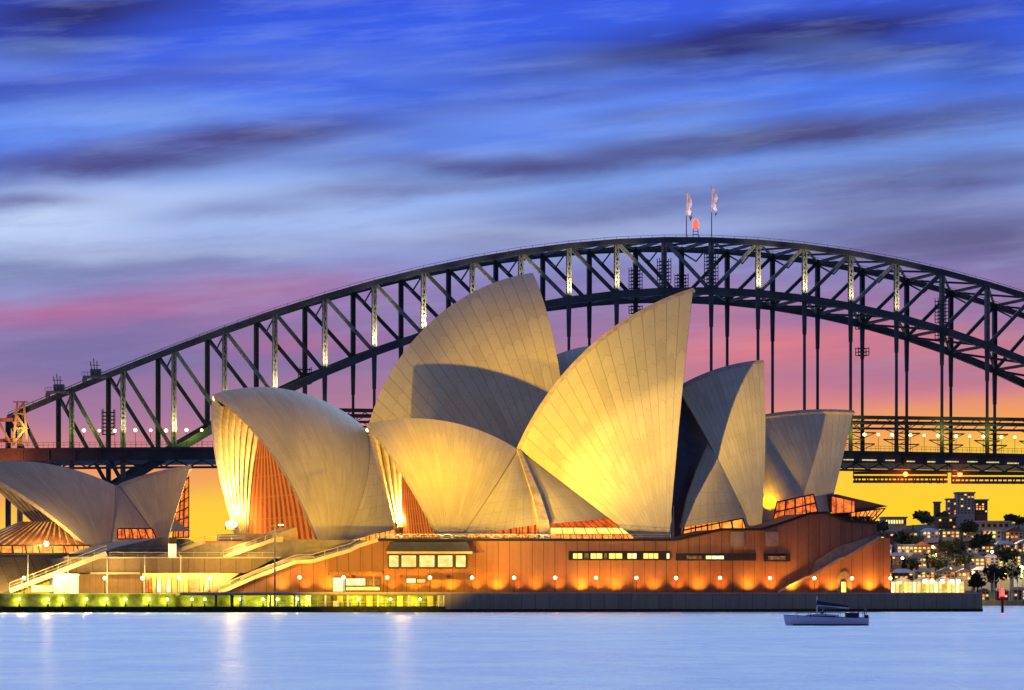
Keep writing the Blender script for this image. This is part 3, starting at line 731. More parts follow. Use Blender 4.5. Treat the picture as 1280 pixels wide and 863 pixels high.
# upper dark base walls
ub = empty('upper_terrace', JT.w(-40, -2, 10), 'dark brown upper terrace wall with two lit stair rails under the ribbed shell', 'terrace')
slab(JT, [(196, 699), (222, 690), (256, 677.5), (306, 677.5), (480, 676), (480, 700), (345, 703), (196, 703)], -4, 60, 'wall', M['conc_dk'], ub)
strip(JT, [(196, 698), (222, 689), (256, 677)], -4.6, .7, .5, 'stair_parapet', M['stone_rail'], ub)
strip(JT, [(256, 677.5), (304, 678)], -4.6, .35, .5, 'coping', M['rust'], ub)
strip(JT, [(279, 697), (345, 674)], -8, .8, .5, 'stair_parapet', M['stone_rail'], ub)
railing(JT, [(279, 695), (345, 672)], -8.3, 'railing', ub, 1.0, 2.2)
slab(JT, [(279, 698), (345, 674.5), (396, 674.5), (470, 676), (388, 702), (352, 702), (345, 697.5), (300, 697.5)], -7.4, -4.1, 'stair_wall', M['conc_dk'], ub)
slab(JT, [(345, 671), (354, 671), (354, 678), (345, 678)], -8, -7.4, 'newel_post', M['stone_rail'], ub)
railing(JT, [(222, 689), (256, 677), (306, 676)], -5, 'railing', ub, 1.0, 2.2)
# monumental steps at far left
ms = empty('monumental_steps', JT.w(-105, -12, 3.5), 'broad pale steps descending to the left below the small shells', 'steps')
g = MB(); n = 26
for i in range(n):
    y0 = 741 - 44*i/n; y1 = 741 - 44*(i+1)/n
    x1 = 20 + 118*(i+.5)/n; v = -22 + 22*i/n
    a = JT.loc(-120, y0, v); b = JT.loc(x1, y1, v)
    ubox(g, a[0], b[0], v, v + 14, a[2]-.1, b[2])
g.build('treads', M['granite_lt'], ms)
strip(JT, [(12, 739), (28, 733), (62, 720), (96, 706), (133, 692)], -24, .9, .6, 'stair_parapet', M['stone_rail'], ms)
railing(JT, [(12, 737), (133, 690)], -24.3, 'railing', ms, 1.2, 2.4)
slab(JT, [(-120, 692), (125, 692), (150, 683), (200, 672), (236, 674), (243, 678), (243, 699), (-120, 699)], 2, 60, 'upper_wall', M['conc_dk'], ms)
railing(JT, [(130, 692), (236, 692)], 1.5, 'railing', ms, 1.0, 2.6)
for px, pw in ((0, 4500), (30, 4500), (60, 3000), (105, 2200)):
    point('step_lamp', JT.p(px, 725, -30), (1, .70, .22), pw, .25)

# ------------------------------------------------------------------ lamps on the promenade
def copytree(o, parent=None):
    c_ = o.copy(); COL.objects.link(c_)
    if parent is not None: c_.parent = parent
    for k in list(o.children): copytree(k, c_)
    return c_
def lamp_post(h, rr, globe, mpost, name='street_lamp', gm='lampw'):
    r_ = empty(name, (0, 0, 0))
    MB().tube((0, 0, 0), (0, 0, h), .07, .05).tube((0, 0, 0), (0, 0, .35), .16, .12).build('post', mpost, r_)
    MB().ball((0, 0, h + rr*.8), rr, 8).build('lamp_globe', M[gm], r_)
    return r_
ptxt = ['beside the white column left of the lit kiosk windows', 'in front of the bright white podium windows', 'under the left end of the gold window row', 'under the gold window row', 'just right of the low window hood', 'left of the pillar rib', 'below the pillar rib',
        'under the second lit slot window', 'under the fourth lit slot window', 'below the foot of the tallest shell', 'below the first dark painted shadow patch', 'below the second dark painted shadow patch', 'at the diagonal stair rail', 'right of the arched doorway', 'at the right corner of the podium']
proto = None
for i, px in enumerate([374.6, 429.5, 484, 537.5, 590, 642.6, 694, 745, 795.5, 845, 900, 962.5, 1018, 1065, 1113]):
    u, z = JT.uz(px, 722, -38.5)
    if proto is None: proto = lamp_post(2.75, .33, 'lampw', M['black']); o = proto
    else: o = copytree(proto)
    o.location = JT.w(u, -38.5, 3.58); z = 6.6
    setp(o, 'globe promenade lamp ' + ptxt[i], 'street lamp', 'globe lamps along the orange podium')
    point('promenade_lamp', JT.w(u, -38.5, z + .1), (1, .36, .05), 850, .35)
    rq = random.Random(i*7+3); ou = rq.uniform(-.8, .8)
    spot('wall_uplight', JT.w(u - 1.0 + ou, -31.3 - rq.uniform(0, .9), 3.62), JT.w(u - 1.3 + ou, -30.4, 9), (1, .42, .03), 6000*rq.uniform(.6, 1.3), 125, 1, .25)
    spot('wall_uplight', JT.w(u + 3.2, -31.4, 3.62), JT.w(u + 3.2, -30.4, 9), (1, .30, .02), 4200*rq.uniform(.4, 1.4), 110, 1, .25)
ltx = ['beside the left steps', 'in front of the glowing kiosk', 'left end of the tan panelled wall', 'right end of the tan panelled wall', 'before the bright recess', 'at the foot of the long stairs']
for i, px in enumerate([30, 80, 131, 178, 224, 262]):
    u, z = JT.uz(px, 722, -36)
    o = copytree(proto); o.location = JT.w(u, -36, 3.4)
    setp(o, 'globe quay lamp ' + ltx[i], 'street lamp', 'globe lamps on the left quay')
    point('quay_lamp', JT.w(u, -36, 6.6), (1, .62, .10), 2600, .3)
# tall thin white poles
ptx = ['before the left steps', 'by the kiosk', 'across the tan panelled wall', 'at the right end of the tan panelled wall', 'before the bright recess']
pp = None
for i, px in enumerate([35, 85, 134, 181, 226]):
    u, z = JT.uz(px, 694, -34)
    if pp is None: pp = MB().tube((0, 0, 0), (0, 0, 7.4), .11, .07).box((0, 0, .1), (.4, .4, .2)).build('flagpole', M['white']); o = pp
    else: o = pp.copy(); COL.objects.link(o)
    o.location = JT.w(u, -34, 3.4); setp(o, 'tall thin white pole on the quay ' + ptx[i], 'pole', 'white poles on the left quay')
o = empty('lamp_standard', JT.p(343.5, 760, -42.5), 'tallest pole, with angled double lamp arm, standing over the long stairs', 'street lamp')
b_ = o.location; MB().tube(b_, (b_.x, b_.y, 16.2), .2, .13).build('post', M['steel_lit'], o)
MB().bar((b_.x - 1.3, b_.y, 16.0), (b_.x + 1.2, b_.y, 16.5), .16).build('lamp_arm', M['steel_lit'], o)
MB().box((b_.x + 1.2, b_.y, 16.4), (.9, .4, .2)).build('lamp_head', M['lampy'], o)
o = empty('light_box', JT.p(216, 700, -21), 'glowing white rectangular light box with dark top above the terrace roof', 'sign')
slab(JT, [(211.5, 680), (220.5, 680), (220.5, 697), (211.5, 697)], -21, -20, 'lit_panel', M['g_white'], o)
slab(JT, [(211.5, 672), (220.5, 672), (220.5, 680), (211.5, 680)], -21, -20, 'cap', M['black'], o)
# low quay lamps (green-white)
qt = ['near the far left end', 'below the crates', 'left of the kiosk base', 'below the kiosk', 'below the left edge of the tan wall', 'below the middle of the tan wall', 'below the right part of the tan wall', 'below the light box', 'below the recess windows', 'before the black column', 'beside the black column', 'under the tall lamp standard', 'between the tall standard and the white column', 'right of the tall standard', 'at the white columns', 'below the lit kiosk windows', 'below the podium corner windows', 'left of the last white columns']
q = None
for i, px in enumerate([24, 60, 78, 108, 133, 157, 186, 209, 240, 256, 300, 329, 347, 372, 386, 448, 488, 525]):
    v = -41.5 if px < 265 else -41
    u = U(px, v)
    if q is None:
        q = empty('quay_light', (0, 0, 0)); MB().box((0, 0, .2), (.3, .3, .4)).tube((0, 0, .3), (0, 0, 1.15), .06).build('post', M['black'], q); MB().ball((0, 0, 1.35), .24, 8).build('lamp_globe', M['lampg'], q); o = q
    else: o = copytree(q)
    o.location = JT.w(u, v, 1.1); setp(o, 'low green-white quay light ' + qt[i], 'quay light', 'low lights along the left quay')
    point('quay_light', JT.w(u, v + 1.5, 2.2), (.92, 1, .05), 300 if px < 265 else 460, .2)

# ------------------------------------------------------------------ bridge
br = empty('arch_bridge', BR.w(0, 0, 0), 'huge dark steel arch bridge with hanging deck spanning behind the halls', 'bridge')
WB = 36; PL = 17.76
zt = lambda k: 132.0 - .385*k*k + .00026*k**4
zl = lambda k: 113.6 - .495*k*k
zd = lambda k: 56.2 - .012*k*k
nrm = BR.w(0, 1, 0) - BR.w(0, 0, 0)
Bp = lambda k, v, z: BR.w(k*PL, v, z)
for v in (0, WB):
    g = MB()
    for k in range(-14, 14):
        g.bar(Bp(k, v, zt(k)), Bp(k+1, v, zt(k+1)), 2.0, 1.6, side=nrm)
    g.build('top_chord', M['steel'], br)
    g = MB()
    for k in range(-14, 14):
        a, b = Bp(k, v, zt(k) + 1.8), Bp(k+1, v, zt(k+1) + 1.8); g.bar(a, b, .12, .12, side=nrm)
        for j in range(4):
            c_ = a.lerp(b, j/4); g.bar(c_ - Vector((0, 0, 1)), c_, .12, .12)
    g.build('chord_railing', M['steel'], br)
    g = MB()
    for k in range(-14, 14): g.bar(Bp(k, v, zl(k)), Bp(k+1, v, zl(k+1)), 2.7, 1.8, side=nrm)
    g.build('lower_chord', M['steel'], br)
    for k in range(-14, 15):
        wv = 1.75 if k in (-14, 14) else 1.55
        # laced vertical: two flanges with a lattice between
        a, b = Bp(k, v, zl(k)), Bp(k, v, zt(k)); uu = (BR.w(1, 0, 0) - BR.w(0, 0, 0))
        g = MB(); g.bar(a - uu*wv*.38, b - uu*wv*.38, .48, 1.5, side=nrm); g.bar(a + uu*wv*.38, b + uu*wv*.38, .48, 1.5, side=nrm)
        nn = int((b.z - a.z)/1.5)
        for j in range(nn):
            z0 = a.z + (b.z-a.z)*j/nn; z1 = a.z + (b.z-a.z)*(j+1)/nn; s_ = 1 if j % 2 else -1
            g.bar(Bp(k, v - .5, z0) + uu*s_*wv*.35, Bp(k, v - .5, z1) - uu*s_*wv*.35, .32, .2, side=nrm)
        g.bar(a, b, wv*.7, .2, side=nrm)
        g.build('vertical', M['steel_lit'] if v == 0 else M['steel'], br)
        if k < 0: g = MB().bar(Bp(k, v, zt(k)), Bp(k+1, v, zl(k+1)), 1.25, 1.0, side=nrm)
        elif k > 0: g = MB().bar(Bp(k, v, zt(k)), Bp(k-1, v, zl(k-1)), 1.25, 1.0, side=nrm)
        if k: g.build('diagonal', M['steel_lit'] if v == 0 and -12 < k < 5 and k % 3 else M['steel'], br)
        if abs(k) <= 10 and zl(k) > 69:
            top = zl(k); m1 = top - 13
            g = MB().bar(Bp(k, v, top), Bp(k, v, max(m1, 70)), 1.7, 1.0, w2=1.2, side=nrm)
            if m1 > 70: g.bar(Bp(k, v, m1), Bp(k, v, zd(k)), .85, .9, side=nrm)
            else: g.bar(Bp(k, v, 70), Bp(k, v, zd(k)), .9, .9, side=nrm)
            g.build('hanger', M['steel'], br)
        elif zl(k) < zd(k) : MB().bar(Bp(k, v, zl(k)), Bp(k, v, zd(k)), 1.2, 1.2, side=nrm).build('strut', M['steel_lit'], br)
for nm, zf, w_ in (('top_bracing', zt, .7), ('lower_bracing', zl, .8)):
    g = MB()
    for k in range(-14, 14):
        a, b, c_, d_ = Bp(k, 0, zf(k)), Bp(k, WB, zf(k)), Bp(k+1, 0, zf(k+1)), Bp(k+1, WB, zf(k+1))
        g.bar(a, b, 1.0, 1.0); mid = Bp(k+.5, WB/2, (zf(k)+zf(k+1))/2)
        for e in (a, b, c_, d_): g.bar(e, mid, w_, .7)
    g.build(nm, M['steel'], br)
for k in range(-13, 14):   # sway frames in each vertical plane
    top, lo = zt(k) - 1, max(zl(k), zd(k) + 8) + 1
    if top - lo > 4:
        MB().bar(Bp(k, 0, top), Bp(k, WB/2, (top - 5)), .5).bar(Bp(k, WB, top), Bp(k, WB/2, (top - 5)), .5).build('sway_brace', M['steel'], br)
# deck
g = MB()
for k in range(-18, 18):
    a, b = zd(k), zd(k+1)
    g.hexa([Bp(k, -7, a-4.2), Bp(k+1, -7, b-4.2), Bp(k+1, WB+7, b-4.2), Bp(k, WB+7, a-4.2), Bp(k, -7, a-.6), Bp(k+1, -7, b-.6), Bp(k+1, WB+7, b-.6), Bp(k, WB+7, a-.6)])
g.build('deck', M['deck'], br)
g = MB()   # fascia stiffeners, lower trussing
for k in range(-36, 36):
    kk = k/2; z = zd(kk); g.bar(Bp(kk, -7.3, z-5.2), Bp(kk, -7.3, z), .45, .4)
    g.bar(Bp(kk, -6, z-4.3), Bp(kk+.25, -6, z-6.6), .5, .4); g.bar(Bp(kk+.25, -6, z-6.6), Bp(kk+.5, -6, zd(kk+.5)-4.3), .5, .4)
for k in range(-18, 18): g.bar(Bp(k, -6, zd(k)-6.8), Bp(k+1, -6, zd(k+1)-6.8), .8, .8); g.bar(Bp(k, -7.3, zd(k)-.3), Bp(k+1, -7.3, zd(k+1)-.3), .9, .8)
g.build('deck_girder', M['deck'], br)
g = MB()
for k in range(-18, 18):
    for h in (1.1, 2.0): g.bar(Bp(k, -7, zd(k)+h), Bp(k+1, -7, zd(k+1)+h), .12, .12)
    for j in range(10): g.bar(Bp(k+j/10, -7, zd(k+j/10)), Bp(k+j/10, -7, zd(k+j/10)+2.0), .1, .1)
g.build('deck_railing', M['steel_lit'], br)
for v in (0, WB):
    g = MB(); k0 = -9.6
    g.bar(Bp(-9.4, v, 68.8), Bp(9.4, v, 68.8), 1.3, 1.1); g.bar(Bp(-9.4, v, 66.6), Bp(9.4, v, 66.6), .8, 1.0)
    for j in range(-94, 94, 3): g.bar(Bp(j/10, v, 66.6), Bp(j/10+.15, v, 68.8), .28, .4)
    g.build('wind_girder', M['deck'], br)
    g = MB()
    for k in range(-9, 10):
        for z, l in ((68.5, 4.2), (65.0, 5.4), (60.8, 5.0)):
            g.bar(Bp(k, v, z) - uu*l, Bp(k, v, z) + uu*l, .45, .5)
            g.bar(Bp(k, v, z) - uu*l, Bp(k, v, z-2.2), .28, .3); g.bar(Bp(k, v, z) + uu*l, Bp(k, v, z-2.2), .28, .3)
        g.bar(Bp(k, v, 56), Bp(k, v, 69), 1.4, 1.2)
    g.build('lamp_gantry', M['deck'], br)
for k in range(-13, 14):
    for j in (.2, .5, .8):
        if abs(k+j) > 13: continue
        p_ = Bp(k+j, -5, zd(k) + 6.2); g = MB(); g.tube(p_ - Vector((0, 0, 6.2)), p_, .09, n=5, mi=1); g.ball(p_, .6 if j != .5 else .48, 6)
        g.build('deck_lamp', [M['lampy'], M['steel']], br)
fgl = glow_mat('fascia_glow_strip', (.35, .28, .08), (1, .9, .45), 1.1, .9, .4, ang=14)
for k in range(0, 26):
    p_ = Bp(1 + k*.45, -7.6, zd(k*.45) - 3.4 + random.uniform(-.2, .2)); MB().box(p_, (random.uniform(2.4, 5.5), .3, .4), BR.a).build('fascia_glow', fgl, br)  # glowing strips imitate light smeared along the underside of the deck
for k in (-13, -12, -11, -10, -9): point('deck_lamp', Bp(k + .25, -3.5, 61), (.70, 1, .10), 2600, .5)
for k in (3, 5, 6): point('deck_lamp', Bp(k, -4, 63), (.8, 1, .2), 1500, .5)
point('pylon_lamp', Bp(-14.0, -6, 60), (1, .62, .16), 2600, .6)
point('pylon_lamp', Bp(-14.2, -16, 50), (1, .22, .05), 9000, .6)
for k in range(-12, 5):
    pw = {-12: 4500, -11: 9000, -10: 10000, -9: 9000, -8: 9000, -7: 13000, -6: 16000, -5: 9000, -4: 10000, -3: 11000, -2: 9000, 1: 10000, 2: 9000, 3: 8000, 4: 6000}.get(k, 0)
    if pw: spot('truss_uplight', Bp(k+.02, -5.5, max(zl(k), 58) - 1.0), Bp(k+.02, -.2, max(zl(k), 58) + 9), (1, .84, .50), pw*4, 62, 1, .4)
# end portal, warm lit
g = MB(); a = Bp(-14.25, -1.6, 57)
for (k0, z0, k1, z1) in ((-14.14, 55, -14.06, 70), (-13.86, 55, -13.94, 70), (-14.12, 56, -13.9, 61), (-13.9, 61, -14.1, 66), (-14.1, 66, -13.93, 70), (-14.7, 52, -14.5, 66), (-14.5, 66, -14.2, 56)):
    g.bar(Bp(k0, -2, z0), Bp(k1, -2, z1), .7, .8)
for z in (56, 61, 66, 70): g.bar(Bp(-14.14, -2, z), Bp(-13.86, -2, z), .5, .6)
g.build('end_portal', mat('portal_paint', (.40, .26, .12), .6), br)
g = MB()
for k in range(-20, -14):
    for z in (64, 57): g.bar(Bp(k, -1, z + (k+14)*.5), Bp(k+1, -1, z + (k+15)*.5), 1.2, 1)
    g.bar(Bp(k, -1, 57), Bp(k+.6, -1, 65 + (k+14)*.5), .8, .6)
g.build('approach_truss', M['rust'], br)
# access cages around the crown hangers and travelling gantries
def cage(k, v, z0, z1, w=4.2):
    g = MB()
    for s_ in (-1, 1):
        g.bar(Bp(k, v-1.5, z0) + uu*s_*w/2, Bp(k, v-1.5, z1) + uu*s_*w/2, .28, .28)
        g.bar(Bp(k, v+1.5, z0) + uu*s_*w/2, Bp(k, v+1.5, z1) + uu*s_*w/2, .28, .28)
    z = z0
    while z <= z1 + .01:
        for dv in (-1.5, 1.5): g.bar(Bp(k, v+dv, z) - uu*w/2, Bp(k, v+dv, z) + uu*w/2, .3, .25)
        z += 1.3
    g.build('access_cage', M['steel'], br)
for k, v, z0, z1 in ((-1, WB, 116, 125), (-1, WB, 108, 111), (-1, 0, 116, 125), (0, WB, 116, 123), (0, 0, 114, 128), (4, WB, 104, 111), (4, WB, 94, 97), (5, 0, 104, 113), (5, 0, 98, 103), (-12, WB, 61, 70), (-8, WB, 80, 86)): cage(k, v, z0, z1)
g = MB()
for k0, k1, dz in ((3.0, 5.05, 0), (5.15, 7.6, 0)):
    for z in (-7.6, -9.2, -10.8): g.bar(Bp(k0, -3, zd(4)+z), Bp(k1, -3, zd(4)+z+.3), 1.0, .9)
    for j in range(24): kk = k0 + (k1-k0)*j/24; g.bar(Bp(kk, -3, zd(4)-8.6), Bp(kk+random.uniform(-.06,.06), -3, zd(4)-11.2), .5, .4)
    g.bar(Bp(k0, -3, zd(4)-8.6), Bp(k0, -3, zd(4)-4), .3, .3); g.bar(Bp(k1, -3, zd(4)-8.6), Bp(k1, -3, zd(4)-4), .3, .3)
g.build('maintenance_gantry', mat('dark_red_steel', (.13, .05, .03), .7), br)
wl = mat('orange_warning_lamp', (.6, .2, .1), emit=(1, .18, .03), es=7)
for px in (1132, 1200): MB().ball(BR.p(px, 593, -5), .9, 8).build('warning_lamp', wl, br)
for px in (1132, 1200): point('warning_lamp', BR.p(px, 593, -8), (1, .15, .03), 1300, .5)
# cranes on the top chord
for i, (px, py, lab) in enumerate(((72, 492, 'lower of two small maintenance cranes on the bridge top chord'), (118, 473, 'upper of two small maintenance cranes on the bridge top chord'))):
    p_ = BR.p(px, py, -1); o = empty('maintenance_crane', p_, lab, 'crane', 'cranes creeping on the bridge arch')
    g = MB(); g.box(p_ + Vector((0, 0, .4)), (7.5, 5, .7)); g.box(p_ + Vector((.5, 0, 2)), (3.6, 2.5, 2.2)); g.box(p_ + Vector((-3.4, 0, -.8)), (1.2, 3, 1.6)); g.build('carriage', M['steel_lit'], o)
    g = MB()
    for j in range(9): g.bar(p_ + Vector((-4 + j, -2.5, .7)), p_ + Vector((-4 + j, -2.5, 2.0)), .14)
    g.bar(p_ + Vector((-4, -2.5, 2)), p_ + Vector((4.4, -2.5, 2)), .14); g.build('guard_rail', M['steel_lit'], o)
    g = MB()
    for s_ in (-.9, 0, .9): g.bar(p_ + Vector((s_, 0, 3)), p_ + Vector((s_*1.3 - .3, 0, 6.8 - abs(s_))), .28)
    g.bar(p_ + Vector((-1.8, 0, 4.6)), p_ + Vector((1.8, 0, 4.4)), .22); g.build('mast', M['steel_lit'], o)
# flags and beacon on the crown
for px, y0, y1, v, lab in ((858, 240, 297, WB, 'shorter flagpole with drooping pale flag on the bridge crown left of red beacon'), (889.5, 233, 296, 0, 'taller flagpole with drooping pale flag on the bridge crown right of red beacon')):
    p_ = BR.p(px, y1, v); t_ = BR.p(px, y0, v); o = empty('flagpole', p_, lab, 'flagpole', 'flagpoles on the bridge crown')
    MB().tube(p_, t_, .22, .14).build('pole', mat('pale_pole', (.6, .45, .42), .5), o)
    G = []
    for i in range(7):
        row = []
        for j in range(9):
            f, h = i/6, j/8
            row.append(t_ + Vector((.2 + 2.1*f*(.55 + .45*math.sin(h*5+1)**2), .5*math.sin(f*5 + h*3), -.4 - 7.5*h - 3.0*f*f)))
        G.append(row)
    spot('flag_fill', p_ + Vector((1, -9, 2)), t_ + Vector((1, 0, -4)), (1, .8, .75), 9000, 40, .8, .3)  # added spot with no fixture, brightens the flag
    MB().grid(G).build('flag', M['flag'] if v else M['flag'], o)
p_ = BR.p(869.5, 297, 18); o = empty('beacon', p_, 'red air beacon cluster on short lattice mast at the bridge crown', 'beacon')
g = MB()
for sx in (-1, 1): g.bar(p_ + Vector((sx, 0, 0)), p_ + Vector((sx*.8, 0, 3.4)), .25)
for z in (0, 1.1, 2.2, 3.3): g.bar(p_ + Vector((-1, 0, z)), p_ + Vector((1, 0, z)), .2)
g.build('mast', M['steel_lit'], o)
g = MB(); g.tube(p_ + Vector((0, 0, 3.4)), p_ + Vector((0, 0, 5.6)), 1.1, 1.2); g.ball(p_ + Vector((0, 0, 5.8)), .9, 8); g.build('beacon_lamp', M['red'], o)

# ------------------------------------------------------------------ far shore
def tree(px, py, Y, h, w, label, group):
    b_ = P(px, py, Y); o = empty('tree', b_, label, 'tree', group)
    MB().tube(b_, b_ + Vector((0, 0, h*.55)), .35, .15, 6).build('trunk', M['bark'], o)
    g = MB(); lobes = [(random.uniform(-.55, .55)*w, random.uniform(-.5, .5)*w, h*random.uniform(.4, .85), w*random.uniform(.25, .5)) for _ in range(9)]
    for _ in range(520):
        lx, ly, lz, lr = (q_*.8 for q_ in random.choice(lobes)); d = Vector((random.gauss(0, 1), random.gauss(0, 1), random.gauss(0, .8))).normalized()*lr*random.uniform(.35, 1.05)
        c_ = b_ + Vector((lx, ly, lz)) + d; s_ = random.uniform(.5, 1.1)
        a = Vector((random.uniform(-1, 1), random.uniform(-1, 1), random.uniform(-1, 1))).normalized(); bb = a.orthogonal().normalized()
        g.poly([c_ - a*s_, c_ + bb*s_*.7, c_ + a*s_, c_ - bb*s_*.7])
    g.build('crown', M['leaf'], o); return o
wm = ['house_a', 'house_b', 'house_c', 'house_d']; wn = {'house_a': 'grey', 'house_b': 'cream', 'house_c': 'brown brick', 'house_d': 'white'}
rm = ['roof_a', 'roof_b', 'roof_c']; rn = {'roof_a': 'slate', 'roof_b': 'red tiled', 'roof_c': 'pale metal'}
def house(px, base, wpx, hpx, Y, wk, rk, cells, label, cat='house', roof='gable', group='houses on the far hillside'):
    """cells: list of (fx, fy, fw, fh, material) fractions of the front"""
    s_ = Y/FPX; b_ = P(px, base, Y); w_ = wpx*s_; h = hpx*s_; d = w_*.8 + 3
    o = empty('house' if cat == 'house' else 'apartment_block', b_, label, cat, group)
    rz = random.uniform(-.12, .12)*0
    MB().box(b_ + Vector((0, d/2, h/2 - 3)), (w_, d, h + 6)).build('wall', M[wk], o)
    g = MB(); y0 = b_.y - .6; x0 = b_.x - w_/2 - .5; x1 = b_.x + w_/2 + .5; z = b_.z + h
    if roof == 'gable':
        rh = min(w_*.28, 3.6); g.prism([Vector((x0, y0, z)), Vector((x1, y0, z)), Vector((b_.x, y0, z + rh))], [Vector((x0, y0 + d + 1, z)), Vector((x1, y0 + d + 1, z)), Vector((b_.x, y0 + d + 1, z + rh))])
    elif roof == 'hip':
        rh = min(w_*.22, 3.2); i_ = w_*.25; ym = y0 + d/2
        a, b2, c_, e = Vector((x0, y0, z)), Vector((x1, y0, z)), Vector((x1, y0+d+1, z)), Vector((x0, y0+d+1, z)); p1, p2 = Vector((x0+i_, ym, z+rh)), Vector((x1-i_, ym, z+rh))
        g.poly([a, b2, p2, p1]); g.poly([b2, c_, p2]); g.poly([c_, e, p1, p2]); g.poly([e, a, p1]); g.poly([a, e, c_, b2])
    else: g.box(((x0+x1)/2, y0 + d/2, z + .35), (x1-x0, d + 1, .7))
    rf = g.build('roof', M[rk], o)
    if roof != 'flat' and w_ > 7: MB().box((b_.x + w_*.3, y0 + d*.5, z + 2.2), (.9, .9, 3)).build('chimney', M['house_c'], rf)
    for fx, fy, fw, fh, mk in cells:
        c4 = Vector((b_.x - w_/2 + (fx+fw/2)*w_, b_.y - .12, b_.z + (fy+fh/2)*h))
        MB().box(c4, (fw*w_, .2, fh*h)).build('window', M[mk], o)
    return o
def cells(nc, nr, plit, y0=.12, mats=('g_win', 'g_yel', 'g_or')):
    out = []
    for i in range(nc):
        for j in range(nr):
            lit = random.random() < plit
            out.append(((i+.2)/nc, y0 + (j+.15)/nr*(1-y0), .55/nc, .55/nr*(1-y0), random.choice(mats) if lit else 'dglass'))
    return out
rows = [(752, 12, 1405, 'waterline row', [(1110, 20), (1207, 16), (1230, 14), (1252, 14), (1274, 16)]),
        (727, 13, 1450, 'row above the waterfront', [(1104, 22), (1131, 24), (1158, 22), (1183, 20), (1206, 18), (1227, 20), (1252, 18), (1276, 18)]),
        (709, 12, 1520, 'lower middle hillside row', [(1102, 20), (1125, 20), (1149, 20), (1172, 18), (1196, 22), (1220, 18), (1244, 22), (1268, 20)]),
        (692, 11, 1590, 'upper middle hillside row', [(1104, 22), (1130, 20), (1154, 22), (1180, 26), (1206, 22), (1232, 20), (1256, 22), (1279, 18)]),
        (674, 10, 1660, 'row below the hilltop', [(1108, 24), (1136, 22), (1162, 20), (1190, 22), (1214, 20), (1240, 24), (1268, 22)])]
od = ['first', 'second', 'third', 'fourth', 'fifth', 'sixth', 'seventh', 'eighth']
for base, hp, Y_, where, xs in rows:
    for i, (px, wp) in enumerate(xs):
        wk = random.choice(wm); rk = random.choice(rm); h2 = hp*random.uniform(.8, 1.15)
        nl = random.choice([2, 3, 3]); lit = random.choice([.3, .5, .8])
        house(px + random.uniform(-2, 2), base + random.uniform(-1, 1), wp, h2, Y_, wk, rk, cells(max(3, int(wp/5)), 2 if h2 < 11 else 3, lit),
              f'{wn[wk]} house under {rn[rk]} roof, {od[i]} from podium in the {where}', roof=random.choice(['gable', 'hip', 'hip', 'flat']))
house(1118, 657, 30, 9, 1730, 'house_b', 'roof_a', cells(9, 1, .9, mats=('g_white', 'g_yel')), 'long low building with bright lit windows on the hilltop edge', 'apartment building', 'flat', 'hilltop buildings')
house(1240, 661, 44, 8, 1730, 'house_b', 'roof_c', cells(6, 1, .1), 'wide pale low hall on the hilltop right of the tower block', 'hall', 'flat', 'hilltop buildings')
house(1184, 672, 0+22, 24, 1700, 'house_c', 'roof_a', cells(5, 5, .25), 'dark brick block below and left of the tallest tower', 'apartment building', 'flat', 'hilltop buildings')
tw = house(1207, 646, 22, 29, 1760, 'house_a', 'roof_a', cells(5, 9, .12), 'tallest grey tower block on the hilltop skyline', 'apartment building', 'flat', 'hilltop buildings')
house(1190, 646, 12, 21, 1765, 'house_a', 'roof_a', cells(3, 6, .4), 'narrow grey block joined left of the tallest tower', 'apartment building', 'flat', 'hilltop buildings')
house(1227, 646, 15, 20, 1765, 'house_c', 'roof_a', cells(4, 6, .3), 'reddish block joined right of the tallest tower', 'apartment building', 'flat', 'hilltop buildings')
house(1172, 650, 7, 21, 1770, 'house_c', 'roof_a', cells(2, 5, .1), 'slim dark chimney-like block on the skyline', 'apartment building', 'flat', 'hilltop buildings')
for px, py, Y_, pw in ((1110, 690, 1480, 22000), (1140, 700, 1480, 26000), (1170, 690, 1470, 26000), (1205, 695, 1450, 30000), (1240, 700, 1430, 26000), (1270, 690, 1430, 26000), (1150, 672, 1580, 22000), (1210, 668, 1600, 26000), (1262, 672, 1600, 26000), (1200, 636, 1700, 20000)):
    point('hillside_fill', P(px, py, Y_), (1, .66, .36), pw*.28, .6)  # unseen points added in front of the hill to brighten its houses
for i, (px, py, Y_) in enumerate(((1148, 706, 1475), (1188, 712, 1475), (1216, 716, 1440), (1240, 690, 1520), (1128, 698, 1500), (1166, 684, 1570), (1222, 672, 1600), (1256, 718, 1430), (1200, 729, 1400), (1140, 733, 1400))):
    where = ('middle row left part', 'above the pavilion right end', 'right of the pavilion', 'upper right slope', 'near the podium side', 'upper middle slope', 'below the tallest tower', 'left of the far right masts', 'behind the pavilion right end', 'behind the pavilion left part')[i]
    MB().tube(P(px, py, Y_), P(px, py + 9, Y_), .1, n=5, mi=1).ball(P(px, py, Y_), .62, 7).build('street_lamp', [M['lampw'], M['steel']], label='small warm street lamp on the far hillside, ' + where, cat='street lamp', group='street lamps on the far hillside')
    point('street_lamp_light', P(px, py + 1, Y_ - 3), (1, .62, .22), 700, .4)
